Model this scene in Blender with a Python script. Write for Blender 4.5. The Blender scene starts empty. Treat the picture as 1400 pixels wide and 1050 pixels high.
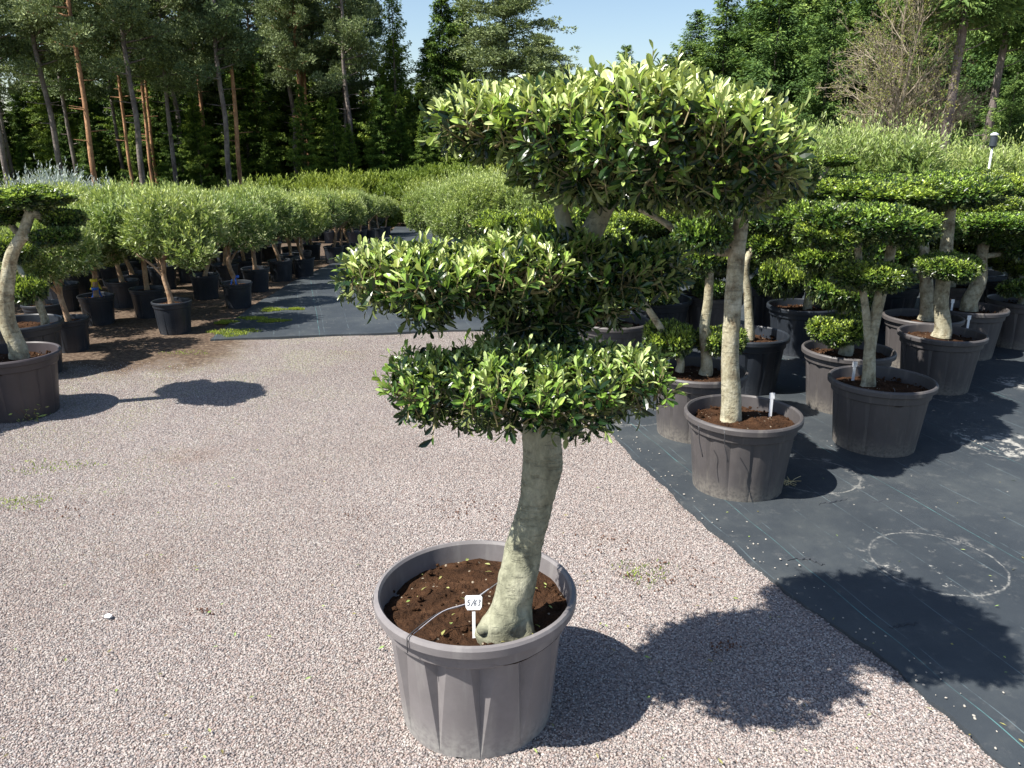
import bpy, math, random
import numpy as np
from mathutils import Vector, Matrix
from math import radians as R, sin, cos, tan, pi

C = bpy.context.scene.collection
# ------------------------------------------------------------------ camera, sky, sun, exposure
F_PX, CAM_H, PITCH = 1080.0, 1.65, R(17)
cam_d = bpy.data.cameras.new('camera'); cam = bpy.data.objects.new('camera', cam_d); C.objects.link(cam)
cam.location = (0, 0, CAM_H); cam.rotation_euler = (pi/2 - PITCH, 0, 0)
cam_d.sensor_width = 36; cam_d.lens = 36 * F_PX / 1400; cam_d.clip_start = .05; cam_d.clip_end = 2000
bpy.context.scene.camera = cam
SH = (.655, .305)                       # shadow shift per metre of height
az = math.atan2(-SH[0], -SH[1]); el = math.atan(1 / math.hypot(*SH))
w = bpy.data.worlds.new('World'); bpy.context.scene.world = w; w.use_nodes = True
nt = w.node_tree; bg = nt.nodes['Background']
sky = nt.nodes.new('ShaderNodeTexSky'); sky.sky_type = 'NISHITA'; sky.sun_disc = False
sky.sun_elevation = el; sky.sun_rotation = az; sky.air_density = 1.0; sky.dust_density = .7; sky.ozone_density = 1.3
nt.links.new(sky.outputs[0], bg.inputs[0]); bg.inputs[1].default_value = .077
sd = bpy.data.lights.new('sun', 'SUN'); sd.energy = 5.0; sd.angle = R(.53); sd.color = (1, .955, .88)
sun = bpy.data.objects.new('sun', sd); C.objects.link(sun)
sun.rotation_euler = Vector((SH[0], SH[1], -1)).to_track_quat('-Z', 'Y').to_euler(); sun.location = (-8, -4, 12)
vs = bpy.context.scene.view_settings
vs.view_transform = 'Standard'; vs.look = 'None'; vs.gamma = 1; vs.use_curve_mapping = False; vs.exposure = 1.08
cy = bpy.context.scene.cycles
cy.max_bounces = 6; cy.diffuse_bounces = 3; cy.glossy_bounces = 2; cy.transmission_bounces = 3; cy.transparent_max_bounces = 4
ORD = 'first second third fourth fifth sixth seventh eighth ninth tenth eleventh twelfth thirteenth fourteenth fifteenth'.split()
rng = np.random.default_rng(7); random.seed(7)

# ------------------------------------------------------------------ geometry helpers
CP, SP = cos(PITCH), sin(PITCH)
def gz(x, y):                            # the ground falls away gently behind the open yard
    y = np.asarray(y, float)
    s = np.clip((y - 8) / 18, 0, 1)
    return -1.12 * (s * s * (3 - 2 * s) * .35 + s * .65)
def ray(px, py):
    v = 525 - py
    return np.array([px - 700., F_PX * CP + v * SP, -F_PX * SP + v * CP])
def at(px, py, Y):                       # the point of the place seen at (px, py), Y metres ahead
    r = ray(px, py); t = Y / r[1]
    return np.array([r[0] * t, Y, CAM_H + r[2] * t])
def ground(px, py, h=0.):                # the point h above the ground seen at (px, py)
    r = ray(px, py); t = (CAM_H - h) / -r[2]
    for _ in range(40):
        Y = r[1] * t; t = .5 * t + .5 * (CAM_H - h - float(gz(0, Y))) / -r[2]
    return np.array([r[0] * t, r[1] * t, CAM_H + r[2] * t])

def norm(a): return a / np.maximum(np.linalg.norm(a, axis=-1, keepdims=True), 1e-9)
class MB:
    def __init__(s): s.v = []; s.f = {}; s.a = []; s.n = 0; s.m = []
    def add(s, V, Fs, a=0.):
        V = np.asarray(V, float).reshape(-1, 3)
        if isinstance(Fs, np.ndarray) or np.ndim(Fs[0]) == 1: Fs = [Fs]
        for Fa in Fs:
            Fa = np.asarray(Fa, int)
            if Fa.size: s.f.setdefault(Fa.shape[1], []).append(Fa + s.n)
        s.v.append(V); s.n += len(V)
        s.a.append(np.broadcast_to(np.asarray(a, float), (len(V),)).copy())
    def mesh(s, name, mat, smooth=False, sharp=None):
        V = np.concatenate(s.v); me = bpy.data.meshes.new(name)
        me.vertices.add(len(V)); me.vertices.foreach_set('co', V.ravel())
        loops, tot = [], []
        for k, fl in s.f.items():
            Fa = np.concatenate(fl); loops.append(Fa.ravel()); tot.append(np.full(len(Fa), k))
        loops = np.concatenate(loops); tot = np.concatenate(tot); st = np.concatenate([[0], np.cumsum(tot)[:-1]])
        me.loops.add(len(loops)); me.loops.foreach_set('vertex_index', loops.astype(np.int32))
        me.polygons.add(len(tot)); me.polygons.foreach_set('loop_start', st.astype(np.int32))
        me.polygons.foreach_set('loop_total', tot.astype(np.int32))
        me.polygons.foreach_set('use_smooth', np.full(len(tot), bool(smooth)))
        me.update(calc_edges=True)
        at_ = me.attributes.new('tint', 'FLOAT', 'POINT'); at_.data.foreach_set('value', np.concatenate(s.a))
        if mat: me.materials.append(mat)
        if sharp: me.set_sharp_from_angle(angle=R(sharp))
        return me
    def obj(s, name, mat, parent=None, smooth=False, sharp=None, **k):
        return link(name, s.mesh(name, mat, smooth, sharp), parent, **k)
def link(name, me, parent=None, loc=(0, 0, 0), rot=(0, 0, 0), scale=(1, 1, 1), kind=None, label=None, cat=None, group=None):
    o = bpy.data.objects.new(name, me); C.objects.link(o)
    o.location = loc; o.rotation_euler = rot; o.scale = scale
    if parent: o.parent = parent
    for k_, v_ in (('kind', kind), ('label', label), ('category', cat), ('group', group)):
        if v_: o[k_] = v_
    return o
def thing(name, label, cat, loc=(0, 0, 0), rz=0, group=None, scale=1):
    return link(name, None, None, tuple(float(c) for c in loc), (0, 0, rz), (scale,) * 3, None, label, cat, group)
def copy_tree(o, parent=None):
    c = o.copy(); C.objects.link(c)
    if parent: c.parent = parent
    for ch in list(o.children): copy_tree(ch, c)
    return c

def catmull(P, n):
    P = np.asarray(P, float); out = []
    Q = np.vstack([2 * P[0] - P[1], P, 2 * P[-1] - P[-2]])
    for i in range(len(P) - 1):
        p0, p1, p2, p3 = Q[i:i + 4]
        for t in np.linspace(0, 1, n, endpoint=False):
            out.append(.5 * (2 * p1 + (p2 - p0) * t + (2 * p0 - 5 * p1 + 4 * p2 - p3) * t ** 2 + (3 * p1 - p0 - 3 * p2 + p3) * t ** 3))
    return np.array(out + [P[-1]])
def tube(mb, P, rad, sides=6, cap=True, a=0., wob=0., seed=0):
    P = np.asarray(P, float); n = len(P); rad = np.broadcast_to(rad, (n,))
    T = norm(np.gradient(P, axis=0)); u = np.array([1., 0, 0]) if abs(T[0][0]) < .9 else np.array([0, 1., 0])
    u = norm(np.cross(T[0], np.cross(u, T[0])))
    th = np.arange(sides) * 2 * pi / sides; V = []
    for i in range(n):
        u = norm(u - T[i] * np.dot(u, T[i])); b = np.cross(T[i], u)
        rr = rad[i] * (1 + wob * (np.sin(th * 2 + i * .23 + seed) * .5 + np.sin(th * 3 - i * .41 + seed * 2) * .35 + np.sin(th * 5 + i * .9) * .2))
        V.append(P[i] + (np.cos(th) * rr)[:, None] * u + (np.sin(th) * rr)[:, None] * b)
    V = np.concatenate(V); i = np.arange(n - 1)[:, None] * sides; j = np.arange(sides)[None]; j2 = (j + 1) % sides
    Fq = np.stack([i + j, i + j2, i + sides + j2, i + sides + j], -1).reshape(-1, 4)
    if cap:
        V = np.vstack([V, P[-1] + T[-1] * rad[-1] * .4]); k = len(V) - 1; b = (n - 1) * sides
        Ft = np.array([[b + q, b + (q + 1) % sides, k] for q in range(sides)])
        mb.add(V, [Fq, Ft], a)
    else: mb.add(V, Fq, a)
def lathe(mb, prof, seg=40, a=0.):
    prof = np.asarray(prof, float); n = len(prof); th = np.arange(seg) * 2 * pi / seg
    V = np.stack([prof[:, 0][:, None] * np.cos(th), prof[:, 0][:, None] * np.sin(th), np.repeat(prof[:, 1][:, None], seg, 1)], -1).reshape(-1, 3)
    i = np.arange(n - 1)[:, None] * seg; j = np.arange(seg)[None]; j2 = (j + 1) % seg
    mb.add(V, np.stack([i + j, i + j2, i + seg + j2, i + seg + j], -1).reshape(-1, 4), a)
def box(mb, c, s, a=0.):
    V = np.array([[x, y, z] for x in (-1, 1) for y in (-1, 1) for z in (-1, 1)]) * np.asarray(s) / 2 + np.asarray(c)
    mb.add(V, [[0, 1, 3, 2], [4, 6, 7, 5], [0, 4, 5, 1], [2, 3, 7, 6], [0, 2, 6, 4], [1, 5, 7, 3]], a)

# leaves: P base, D direction, N upper side
def leaves_hi(mb, P, D, N, L, W, tint, curl=.18):
    n = len(P); D = norm(D); N = norm(N - D * (N * D).sum(-1, keepdims=True)); S = np.cross(D, N)
    L = np.broadcast_to(L, (n,))[:, None]; W = np.broadcast_to(W, (n,))[:, None]
    def pt(u, s, f): return P + D * L * u + S * W * s * .5 + N * (abs(s) * W * .22 - curl * L * u * u * f)
    V = np.stack([pt(0, 0, 1), pt(.28, -.55, 1), pt(.28, 0, 1), pt(.28, .55, 1), pt(.62, -1, 1), pt(.62, 0, 1), pt(.62, 1, 1), pt(.88, -.72, 1), pt(.88, .72, 1), pt(1, 0, 1.1)], 1)
    b = np.arange(n)[:, None, None] * 10
    tri = (b + np.array([[0, 2, 1], [0, 3, 2], [5, 9, 7], [5, 7, 4], [5, 8, 9], [5, 6, 8]])[None]).reshape(-1, 3)
    qd = (b + np.array([[1, 2, 5, 4], [2, 3, 6, 5]])[None]).reshape(-1, 4)
    mb.add(V.reshape(-1, 3), [tri, qd], np.repeat(tint, 10))
def sticks(mb, A, B, r0, r1, k=3):
    A = np.asarray(A, float); B = np.asarray(B, float); n = len(A); D = norm(B - A); U = norm(np.cross(D, [.3, .2, .93])); W_ = np.cross(D, U); out = []
    for P, r in ((A, r0), (B, r1)):
        r = np.broadcast_to(r, (n,))[:, None]
        for j in range(k): a = j * 2 * pi / k; out.append(P + U * r * cos(a) + W_ * r * sin(a))
    V = np.stack(out, 1).reshape(-1, 3); b = np.arange(n)[:, None, None] * 2 * k
    mb.add(V, (b + np.array([[j, (j + 1) % k, k + (j + 1) % k, k + j] for j in range(k)])[None]).reshape(-1, 4))
def leaves_lo(mb, P, D, N, L, W, tint):
    n = len(P); D = norm(D); N = norm(N - D * (N * D).sum(-1, keepdims=True)); S = np.cross(D, N)
    L = np.broadcast_to(L, (n,))[:, None]; W = np.broadcast_to(W, (n,))[:, None]
    V = np.stack([P, P + D * L * .55 - S * W * .5 + N * W * .15, P + D * L, P + D * L * .55 + S * W * .5 + N * W * .15], 1)
    b = np.arange(n)[:, None, None] * 4
    mb.add(V.reshape(-1, 3), (b + np.array([[0, 2, 1], [0, 3, 2]])[None]).reshape(-1, 3), np.repeat(tint, 4))
def sprig_leaves(P, A, k, slen, L, r, spread=(.35, 1.15), lj=.25):
    """leaf bases, directions and upper sides for k leaves on every sprig of base P and axis A"""
    n = len(P); A = norm(A); ref = norm(r.normal(size=(n, 3))); U = norm(np.cross(A, ref)); B = np.cross(A, U)
    ph = r.uniform(0, 2 * pi, n); out = []
    for i in range(k):
        f = i / max(k - 1, 1); th = ph + (i % 2) * pi + (i // 2) * 1.57 + r.normal(0, .25, n)
        rad = U * np.cos(th)[:, None] + B * np.sin(th)[:, None]
        al = (spread[1] + (spread[0] - spread[1]) * f + r.normal(0, .14, n))[:, None]
        D = A * np.cos(al) + rad * np.sin(al); N = A * np.sin(al) - rad * np.cos(al)
        ll = L * r.uniform(1 - lj, 1 + lj, n) * (.8 + .35 * sin(pi * min(f + .15, 1)))
        out.append((P + A * (slen * f) * 1.0 if np.isscalar(slen) else P + A * slen[:, None] * f, D, N, ll, np.full(n, f)))
    return [np.concatenate(c) for c in zip(*out)]
def surf(ells, dens, r, inset=(.8, 1.), low=.5):
    """points and normals scattered on the outside of a union of ellipsoids"""
    PP, NN = [], []
    for i, (c, s) in enumerate(ells):
        c = np.asarray(c); s = np.asarray(s); area = 4 * pi * ((s[0] * s[1]) ** 1.6 / 3 + (s[0] * s[2]) ** 1.6 / 3 + (s[1] * s[2]) ** 1.6 / 3) ** (1 / 1.6)
        n = int(area * dens); u = norm(r.normal(size=(n * 2, 3)))
        g = np.linalg.norm(u / s * np.array([s.min()]), axis=1)
        u = u[r.uniform(0, 1, len(u)) < g / g.max()][:n] if len(u) else u
        q = r.uniform(*inset, size=(len(u), 1)); bump = 1 + .07 * np.sin(u[:, :1] * 7 + i) * np.sin(u[:, 1:2] * 6 + 2 * i)
        P = c + u * s * q * bump; N = norm(u / s)
        ok = (u[:, 2] > -.15) | (r.uniform(0, 1, len(u)) < low)
        for j, (c2, s2) in enumerate(ells):
            if j != i: ok &= np.linalg.norm((P - np.asarray(c2)) / np.asarray(s2), axis=1) > .82
        PP.append(P[ok]); NN.append(N[ok])
    return np.concatenate(PP), np.concatenate(NN)

# ------------------------------------------------------------------ materials
def mat(name, rough=.8, spec=.3):
    m = bpy.data.materials.new(name); m.use_nodes = True; n = m.node_tree.nodes; b = n['Principled BSDF']
    b.inputs['Roughness'].default_value = rough; b.inputs['Specular IOR Level'].default_value = spec
    return m, m.node_tree, b
def N_(t, typ, **k):
    n = t.nodes.new(typ)
    for a, v in k.items(): setattr(n, a, v)
    return n
def noise(t, scale, detail=4, rough=.6, coord=None, dim='Object'):
    n = N_(t, 'ShaderNodeTexNoise'); n.inputs['Scale'].default_value = scale; n.inputs['Detail'].default_value = detail; n.inputs['Roughness'].default_value = rough
    if coord is None:
        coord = N_(t, 'ShaderNodeTexCoord').outputs[dim]
    t.links.new(coord, n.inputs['Vector']); return n.outputs[0]
def ramp(t, fac, stops, interp='LINEAR'):
    n = N_(t, 'ShaderNodeValToRGB'); cr = n.color_ramp; cr.interpolation = interp
    while len(cr.elements) < len(stops): cr.elements.new(.5)
    for e, (p, c) in zip(cr.elements, stops):
        e.position = p; e.color = (*c, 1) if len(c) == 3 else c
    if fac is not None: t.links.new(fac, n.inputs[0])
    return n.outputs[0]
def mix(t, fac, a, b, mode='MIX'):
    n = N_(t, 'ShaderNodeMix', data_type='RGBA', blend_type=mode)
    for s, v in ((0, fac), (6, a), (7, b)):
        if isinstance(v, (int, float)): n.inputs[s].default_value = v
        elif isinstance(v, tuple): n.inputs[s].default_value = (*v, 1)
        else: t.links.new(v, n.inputs[s])
    return n.outputs[2]
def math_(t, op, a, b=None, c=None):
    n = N_(t, 'ShaderNodeMath', operation=op)
    for i, v in enumerate((a, b, c)):
        if v is None: continue
        if isinstance(v, (int, float)): n.inputs[i].default_value = v
        else: t.links.new(v, n.inputs[i])
    return n.outputs[0]
def bump(t, b, h, strength=.5, dist=.01):
    n = N_(t, 'ShaderNodeBump'); n.inputs['Strength'].default_value = strength; n.inputs['Distance'].default_value = dist
    t.links.new(h, n.inputs['Height']); t.links.new(n.outputs[0], b.inputs['Normal'])
def smooth(t, v, lo, hi):
    n = N_(t, 'ShaderNodeMapRange', interpolation_type='SMOOTHSTEP'); t.links.new(v, n.inputs[0])
    n.inputs[1].default_value = lo; n.inputs[2].default_value = hi; return n.outputs[0]

def leaf_mat(name, stops, under, rough=.38, spec=.5, transl=.25, var=.25):
    m, t, b = mat(name, rough, spec)
    a = N_(t, 'ShaderNodeAttribute', attribute_name='tint').outputs['Fac']
    c = ramp(t, a, stops)
    oi = N_(t, 'ShaderNodeObjectInfo').outputs['Random']
    hsv = N_(t, 'ShaderNodeHueSaturation'); t.links.new(c, hsv.inputs['Color'])
    t.links.new(math_(t, 'MULTIPLY_ADD', oi, var, 1 - var / 2), hsv.inputs['Value'])
    t.links.new(math_(t, 'MULTIPLY_ADD', oi, -.03, .515), hsv.inputs['Hue'])
    g = N_(t, 'ShaderNodeNewGeometry').outputs['Backfacing']
    col = mix(t, g, hsv.outputs[0], under) if under else hsv.outputs[0]
    t.links.new(col, b.inputs['Base Color'])
    if transl:
        tr = N_(t, 'ShaderNodeBsdfTranslucent'); t.links.new(mix(t, 1., hsv.outputs[0], (1.0, 1.0, .55), 'MULTIPLY'), tr.inputs[0])
        mx = N_(t, 'ShaderNodeMixShader'); mx.inputs[0].default_value = transl
        t.links.new(b.outputs[0], mx.inputs[1]); t.links.new(tr.outputs[0], mx.inputs[2])
        t.links.new(mx.outputs[0], t.nodes['Material Output'].inputs[0])
    return m
M = {}
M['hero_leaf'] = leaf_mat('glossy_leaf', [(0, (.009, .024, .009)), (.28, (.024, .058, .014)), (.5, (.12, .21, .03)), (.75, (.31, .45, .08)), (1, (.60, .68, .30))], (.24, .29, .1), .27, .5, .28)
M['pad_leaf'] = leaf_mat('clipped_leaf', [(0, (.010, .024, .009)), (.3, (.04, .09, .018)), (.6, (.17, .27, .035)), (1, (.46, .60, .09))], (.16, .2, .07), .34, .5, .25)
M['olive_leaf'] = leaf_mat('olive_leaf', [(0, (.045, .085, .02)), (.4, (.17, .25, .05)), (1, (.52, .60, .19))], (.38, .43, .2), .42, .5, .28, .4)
M['shrub_leaf'] = leaf_mat('shrub_leaf', [(0, (0.051, 0.093, 0.017)), (1, (0.304, 0.373, 0.069))], None, .55, .25, .35)
M['silver_leaf'] = leaf_mat('silver_leaf', [(0, (0.160, 0.200, 0.200)), (1, (0.480, 0.528, 0.512))], None, .6, .25, .2)
M['spruce'] = leaf_mat('spruce_needles', [(0, (0.022, 0.044, 0.012)), (.5, (0.077, 0.138, 0.020)), (1, (0.286, 0.374, 0.050))], None, .6, .2, .15, .6)
M['larch'] = leaf_mat('larch_needles', [(0, (.03, .06, .022)), (.5, (.10, .175, .045)), (1, (.31, .42, .10))], None, .6, .2, .25, .6)
M['pine'] = leaf_mat('pine_needles', [(0, (0.057, 0.081, 0.040)), (.5, (0.161, 0.213, 0.092)), (1, (0.391, 0.460, 0.207))], None, .6, .2, .15, .4)
M['grass'] = leaf_mat('grass_blades', [(0, (.12, .2, .03)), (1, (.38, .45, .08))], None, .6, .2, .3)
M['litter'] = leaf_mat('leaf_litter', [(0, (.12, .07, .04)), (.5, (.3, .28, .1)), (1, (.3, .42, .12))], None, .6, .3, .1)

def bark(name, c1, c2, c3, sc=1., bs=.6, streak=.35):
    m, t, b = mat(name, .85, .2)
    tc = N_(t, 'ShaderNodeTexCoord').outputs['Object']; mp = N_(t, 'ShaderNodeMapping'); mp.inputs['Scale'].default_value = (1, 1, streak); t.links.new(tc, mp.inputs[0])
    n1 = noise(t, 9 * sc, 5, .65, mp.outputs[0]); n2 = noise(t, 45 * sc, 4, .6, mp.outputs[0])
    c = ramp(t, n1, [(.35, c1), (.5, c2), (.68, c3)])
    c = mix(t, .5, c, ramp(t, n2, [(.3, (.45, .45, .45)), (.7, (1.25, 1.25, 1.25))]), 'MULTIPLY')
    mh = N_(t, 'ShaderNodeMapping'); mh.inputs['Scale'].default_value = (1, 1, 4.5); t.links.new(tc, mh.inputs[0]); n3 = noise(t, 7 * sc, 5, .7, mh.outputs[0])
    n4 = noise(t, 5 * sc, 3, .5, tc)
    c = mix(t, math_(t, 'MULTIPLY', smooth(t, n3, .56, .66), .15), c, tuple(v * .45 for v in c1)); c = mix(t, math_(t, 'MULTIPLY', smooth(t, n4, .6, .7), .35), c, tuple(v * .8 for v in c1))
    t.links.new(c, b.inputs['Base Color']); bump(t, b, math_(t, 'SUBTRACT', math_(t, 'ADD', n2, n1), math_(t, 'MULTIPLY', smooth(t, n3, .54, .64), .6)), bs, .01 / sc)
    return m
M['bark_pale'] = bark('pale_smooth_bark', (.17, .17, .12), (.255, .255, .18), (.35, .345, .255), 1.8, .7, .6)
M['bark_back'] = bark('buff_bark', (0.195, 0.156, 0.098), (0.370, 0.341, 0.234), (0.508, 0.478, 0.361), 2., .9, .7)
M['bark_olive'] = bark('reddish_stem_bark', (0.211, 0.127, 0.074), (0.379, 0.252, 0.158), (0.485, 0.358, 0.242), 1.5, .6, .6)
M['bark_grey'] = bark('grey_pine_bark', (0.093, 0.073, 0.066), (0.185, 0.153, 0.139), (0.292, 0.252, 0.226), .35, .8, .3)
M['bark_orange'] = bark('orange_pine_bark', (0.179, 0.088, 0.049), (0.370, 0.200, 0.109), (0.623, 0.349, 0.196), .35, .8, .3)
M['bark_twig'] = bark('bare_twig_bark', (0.138, 0.111, 0.077), (0.257, 0.215, 0.154), (0.386, 0.343, 0.266), .5, .3, 1)
M['twig'] = bark('leafy_twig_bark', (.12, .10, .05), (.24, .2, .1), (.32, .28, .15), 3, .2, 1)

def pot_mat(name, col, dirt, rough=.5, dirt_amt=1.):
    m, t, b = mat(name, rough, .45)
    tc = N_(t, 'ShaderNodeTexCoord').outputs['Object']; sep = N_(t, 'ShaderNodeSeparateXYZ'); t.links.new(tc, sep.inputs[0])
    n1 = noise(t, 6, 6, .7, tc); n2 = noise(t, 60, 3, .6, tc)
    mp = N_(t, 'ShaderNodeMapping'); mp.inputs['Scale'].default_value = (1, 1, .12); t.links.new(tc, mp.inputs[0]); n3 = noise(t, 30, 3, .6, mp.outputs[0])
    base = mix(t, smooth(t, n1, .35, .75), col, tuple(c * 1.28 for c in col))
    base = mix(t, math_(t, 'MULTIPLY', smooth(t, n3, .52, .75), .22 * dirt_amt), base, dirt)
    low = math_(t, 'SUBTRACT', 1., smooth(t, math_(t, 'ADD', sep.outputs[2], math_(t, 'MULTIPLY_ADD', n1, .16, -.08)), .0, .14))
    base = mix(t, math_(t, 'MULTIPLY', math_(t, 'MULTIPLY', low, smooth(t, n2, .2, .7)), .75 * dirt_amt), base, dirt)
    t.links.new(base, b.inputs['Base Color']); t.links.new(math_(t, 'MULTIPLY_ADD', n1, .25, rough - .12), b.inputs['Roughness'])
    bump(t, b, n2, .12, .002); return m
M['pot_grey'] = pot_mat('grey_brown_plastic', (0.158, 0.146, 0.147), (0.324, 0.316, 0.296), .5, 1.)
M['pot_grey2'] = pot_mat('dusty_grey_plastic', (0.066, 0.060, 0.060), (0.226, 0.206, 0.176), .52, 1.)
M['pot_black'] = pot_mat('black_plastic', (0.017, 0.021, 0.028), (0.075, 0.080, 0.090), .42, .7)
M['pot_pale'] = pot_mat('pale_grey_plastic', (.3, .3, .31), (.4, .4, .38), .5, .6)
def simple(name, col, rough=.7, spec=.3, var=.0, sc=20, bs=0):
    m, t, b = mat(name, rough, spec)
    if var:
        n = noise(t, sc, 4, .6); t.links.new(ramp(t, n, [(.25, tuple(c * (1 - var) for c in col)), (.75, tuple(min(c * (1 + var), 1) for c in col))]), b.inputs['Base Color'])
        if bs: bump(t, b, n, bs, .02)
    else: b.inputs['Base Color'].default_value = (*col, 1)
    return m
M['white'] = simple('white_plastic', (.78, .79, .8), .45, .4, .04, 40)
M['ink'] = simple('black_ink', (.02, .02, .03), .6, .2)
M['wire'] = simple('dark_wire', (.05, .05, .055), .4, .5)
M['string'] = simple('pale_string', (.45, .45, .5), .6, .3)
M['blue'] = simple('blue_ribbon', (.03, .13, .55), .45, .4)
M['yellow'] = simple('yellow_ribbon', (.7, .6, .03), .45, .4)
M['lamp_dark'] = simple('dark_lamp_metal', (.04, .05, .06), .4, .5)
M['galv'] = simple('galvanised_metal', (.5, .52, .54), .4, .5, .1, 30)
M['straw'] = simple('dry_straw', (.55, .45, .25), .8, .2)
M['red'] = simple('red_plastic', (.5, .03, .02), .5, .4)

def soil_mat():
    m, t, b = mat('peat_soil', .95, .1)
    n1 = noise(t, 14, 6, .75); n2 = noise(t, 90, 4, .7)
    c = ramp(t, n1, [(.3, (0.026, 0.014, 0.008)), (.55, (0.068, 0.034, 0.018)), (.75, (0.13, 0.07, 0.038))])
    v = N_(t, 'ShaderNodeTexVoronoi'); v.inputs['Scale'].default_value = 75; t.links.new(N_(t, 'ShaderNodeTexCoord').outputs['Object'], v.inputs['Vector'])
    s = N_(t, 'ShaderNodeSeparateColor'); t.links.new(v.outputs['Color'], s.inputs[0])
    k = math_(t, 'MULTIPLY', math_(t, 'GREATER_THAN', s.outputs[0], .93), math_(t, 'LESS_THAN', v.outputs['Distance'], .3))
    c = mix(t, k, c, (.38, .32, .24)); t.links.new(c, b.inputs['Base Color'])
    bump(t, b, math_(t, 'ADD', n1, n2), 1., .02); return m
M['soil'] = soil_mat()

def stone_cols(t, fac):
    return ramp(t, fac, [(0, (0.196, 0.179, 0.178)), (.14, (0.294, 0.246, 0.232)), (.36, (0.355, 0.320, 0.299)), (.55, (0.264, 0.210, 0.190)), (.68, (0.378, 0.347, 0.326)), (.84, (0.233, 0.217, 0.216)), (.93, (0.332, 0.281, 0.255)), (.98, (0.452, 0.433, 0.410))], 'CONSTANT')
def gravel_stone_mat():
    m, t, b = mat('gravel_stone', .85, .25)
    oi = N_(t, 'ShaderNodeObjectInfo'); c = stone_cols(t, oi.outputs['Random'])
    # brownish soiled patches of the yard
    geo = N_(t, 'ShaderNodeNewGeometry').outputs['Position']
    n = noise(t, .9, 5, .7, geo); c = mix(t, math_(t, 'MULTIPLY', smooth(t, n, .55, .72), .4), c, (.22, .15, .11))
    c = mix(t, .8, c, ramp(t, noise(t, .55, 4, .65, geo), [(.3, (.88, .85, .82)), (.5, (1.02, 1.01, 1.)), (.7, (1.12, 1.12, 1.12))]), 'MULTIPLY')
    c = mix(t, .35, c, ramp(t, noise(t, 160, 2, .5, geo), [(.3, (.7, .7, .7)), (.7, (1.2, 1.2, 1.2))]), 'MULTIPLY')
    t.links.new(c, b.inputs['Base Color']); return m
M['stone'] = gravel_stone_mat()
def ground_mat():
    m, t, b = mat('gravel_ground', .9, .2)
    geo = N_(t, 'ShaderNodeNewGeometry').outputs['Position']
    v = N_(t, 'ShaderNodeTexVoronoi'); v.inputs['Scale'].default_value = 125; t.links.new(geo, v.inputs['Vector'])
    s = N_(t, 'ShaderNodeSeparateColor'); t.links.new(v.outputs['Color'], s.inputs[0])
    g = stone_cols(t, s.outputs[0])
    n = noise(t, .9, 5, .7, geo); g = mix(t, math_(t, 'MULTIPLY', smooth(t, n, .55, .72), .4), g, (.22, .15, .11))
    g = mix(t, .8, g, ramp(t, noise(t, .55, 4, .65, geo), [(.3, (.88, .85, .82)), (.5, (1.02, 1.01, 1.)), (.7, (1.12, 1.12, 1.12))]), 'MULTIPLY')
    e = ramp(t, v.outputs['Distance'], [(.0, (1, 1, 1)), (.45, (.9, .9, .9)), (.8, (.5, .47, .45))]); g = mix(t, 1., g, e, 'MULTIPLY')
    n6 = noise(t, 2.2, 6, .75, geo)
    sp = N_(t, 'ShaderNodeSeparateXYZ'); t.links.new(geo, sp.inputs[0]); x, y = sp.outputs[0], sp.outputs[1]
    # moss film in the joints of the gravel on the left
    left = math_(t, 'MULTIPLY', math_(t, 'SUBTRACT', 1., smooth(t, x, -2.8, .3)), smooth(t, y, 2.2, 4.))
    n7 = noise(t, 55, 3, .7, geo)
    g = mix(t, math_(t, 'MULTIPLY', math_(t, 'MULTIPLY', left, smooth(t, n6, .42, .62)), math_(t, 'MULTIPLY', smooth(t, n7, .48, .6), .75)), g, (.27, .3, .13))
    # bed of soil, bark and debris under the potted olives
    n5 = noise(t, 3.5, 5, .7, geo); nn = math_(t, 'MULTIPLY_ADD', n5, 1.6, -.8)
    lim = math_(t, 'ADD', math_(t, 'MULTIPLY_ADD', math_(t, 'SUBTRACT', x, -2.4), -.17, 0.), math_(t, 'SUBTRACT', y, 5.55))
    # y limit falls towards the left edge of the yard
    bed = math_(t, 'MULTIPLY', smooth(t, math_(t, 'ADD', lim, nn), -.15, .55), math_(t, 'SUBTRACT', 1., smooth(t, math_(t, 'ADD', x, math_(t, 'MULTIPLY', nn, .35)), -2.5, -2.0)))
    nb = noise(t, 28, 5, .75, geo)
    soil = ramp(t, nb, [(.3, (.03, .02, .014)), (.5, (.09, .062, .043)), (.62, (.16, .12, .085)), (.78, (.28, .22, .15))])
    c = mix(t, bed, g, soil)
    # forest floor and rough grass far behind
    far = smooth(t, y, 30, 34)
    nf = noise(t, 1.5, 5, .7, geo); fl = ramp(t, nf, [(.35, (.05, .045, .02)), (.6, (.07, .1, .025))])
    c = mix(t, far, c, fl)
    t.links.new(c, b.inputs['Base Color'])
    h = math_(t, 'ADD', math_(t, 'MULTIPLY', math_(t, 'SUBTRACT', 1., v.outputs['Distance']), math_(t, 'SUBTRACT', 1., bed)), math_(t, 'MULTIPLY', nb, bed))
    bump(t, b, h, .9, .012); return m
M['ground'] = ground_mat()
RINGS = []
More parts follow.
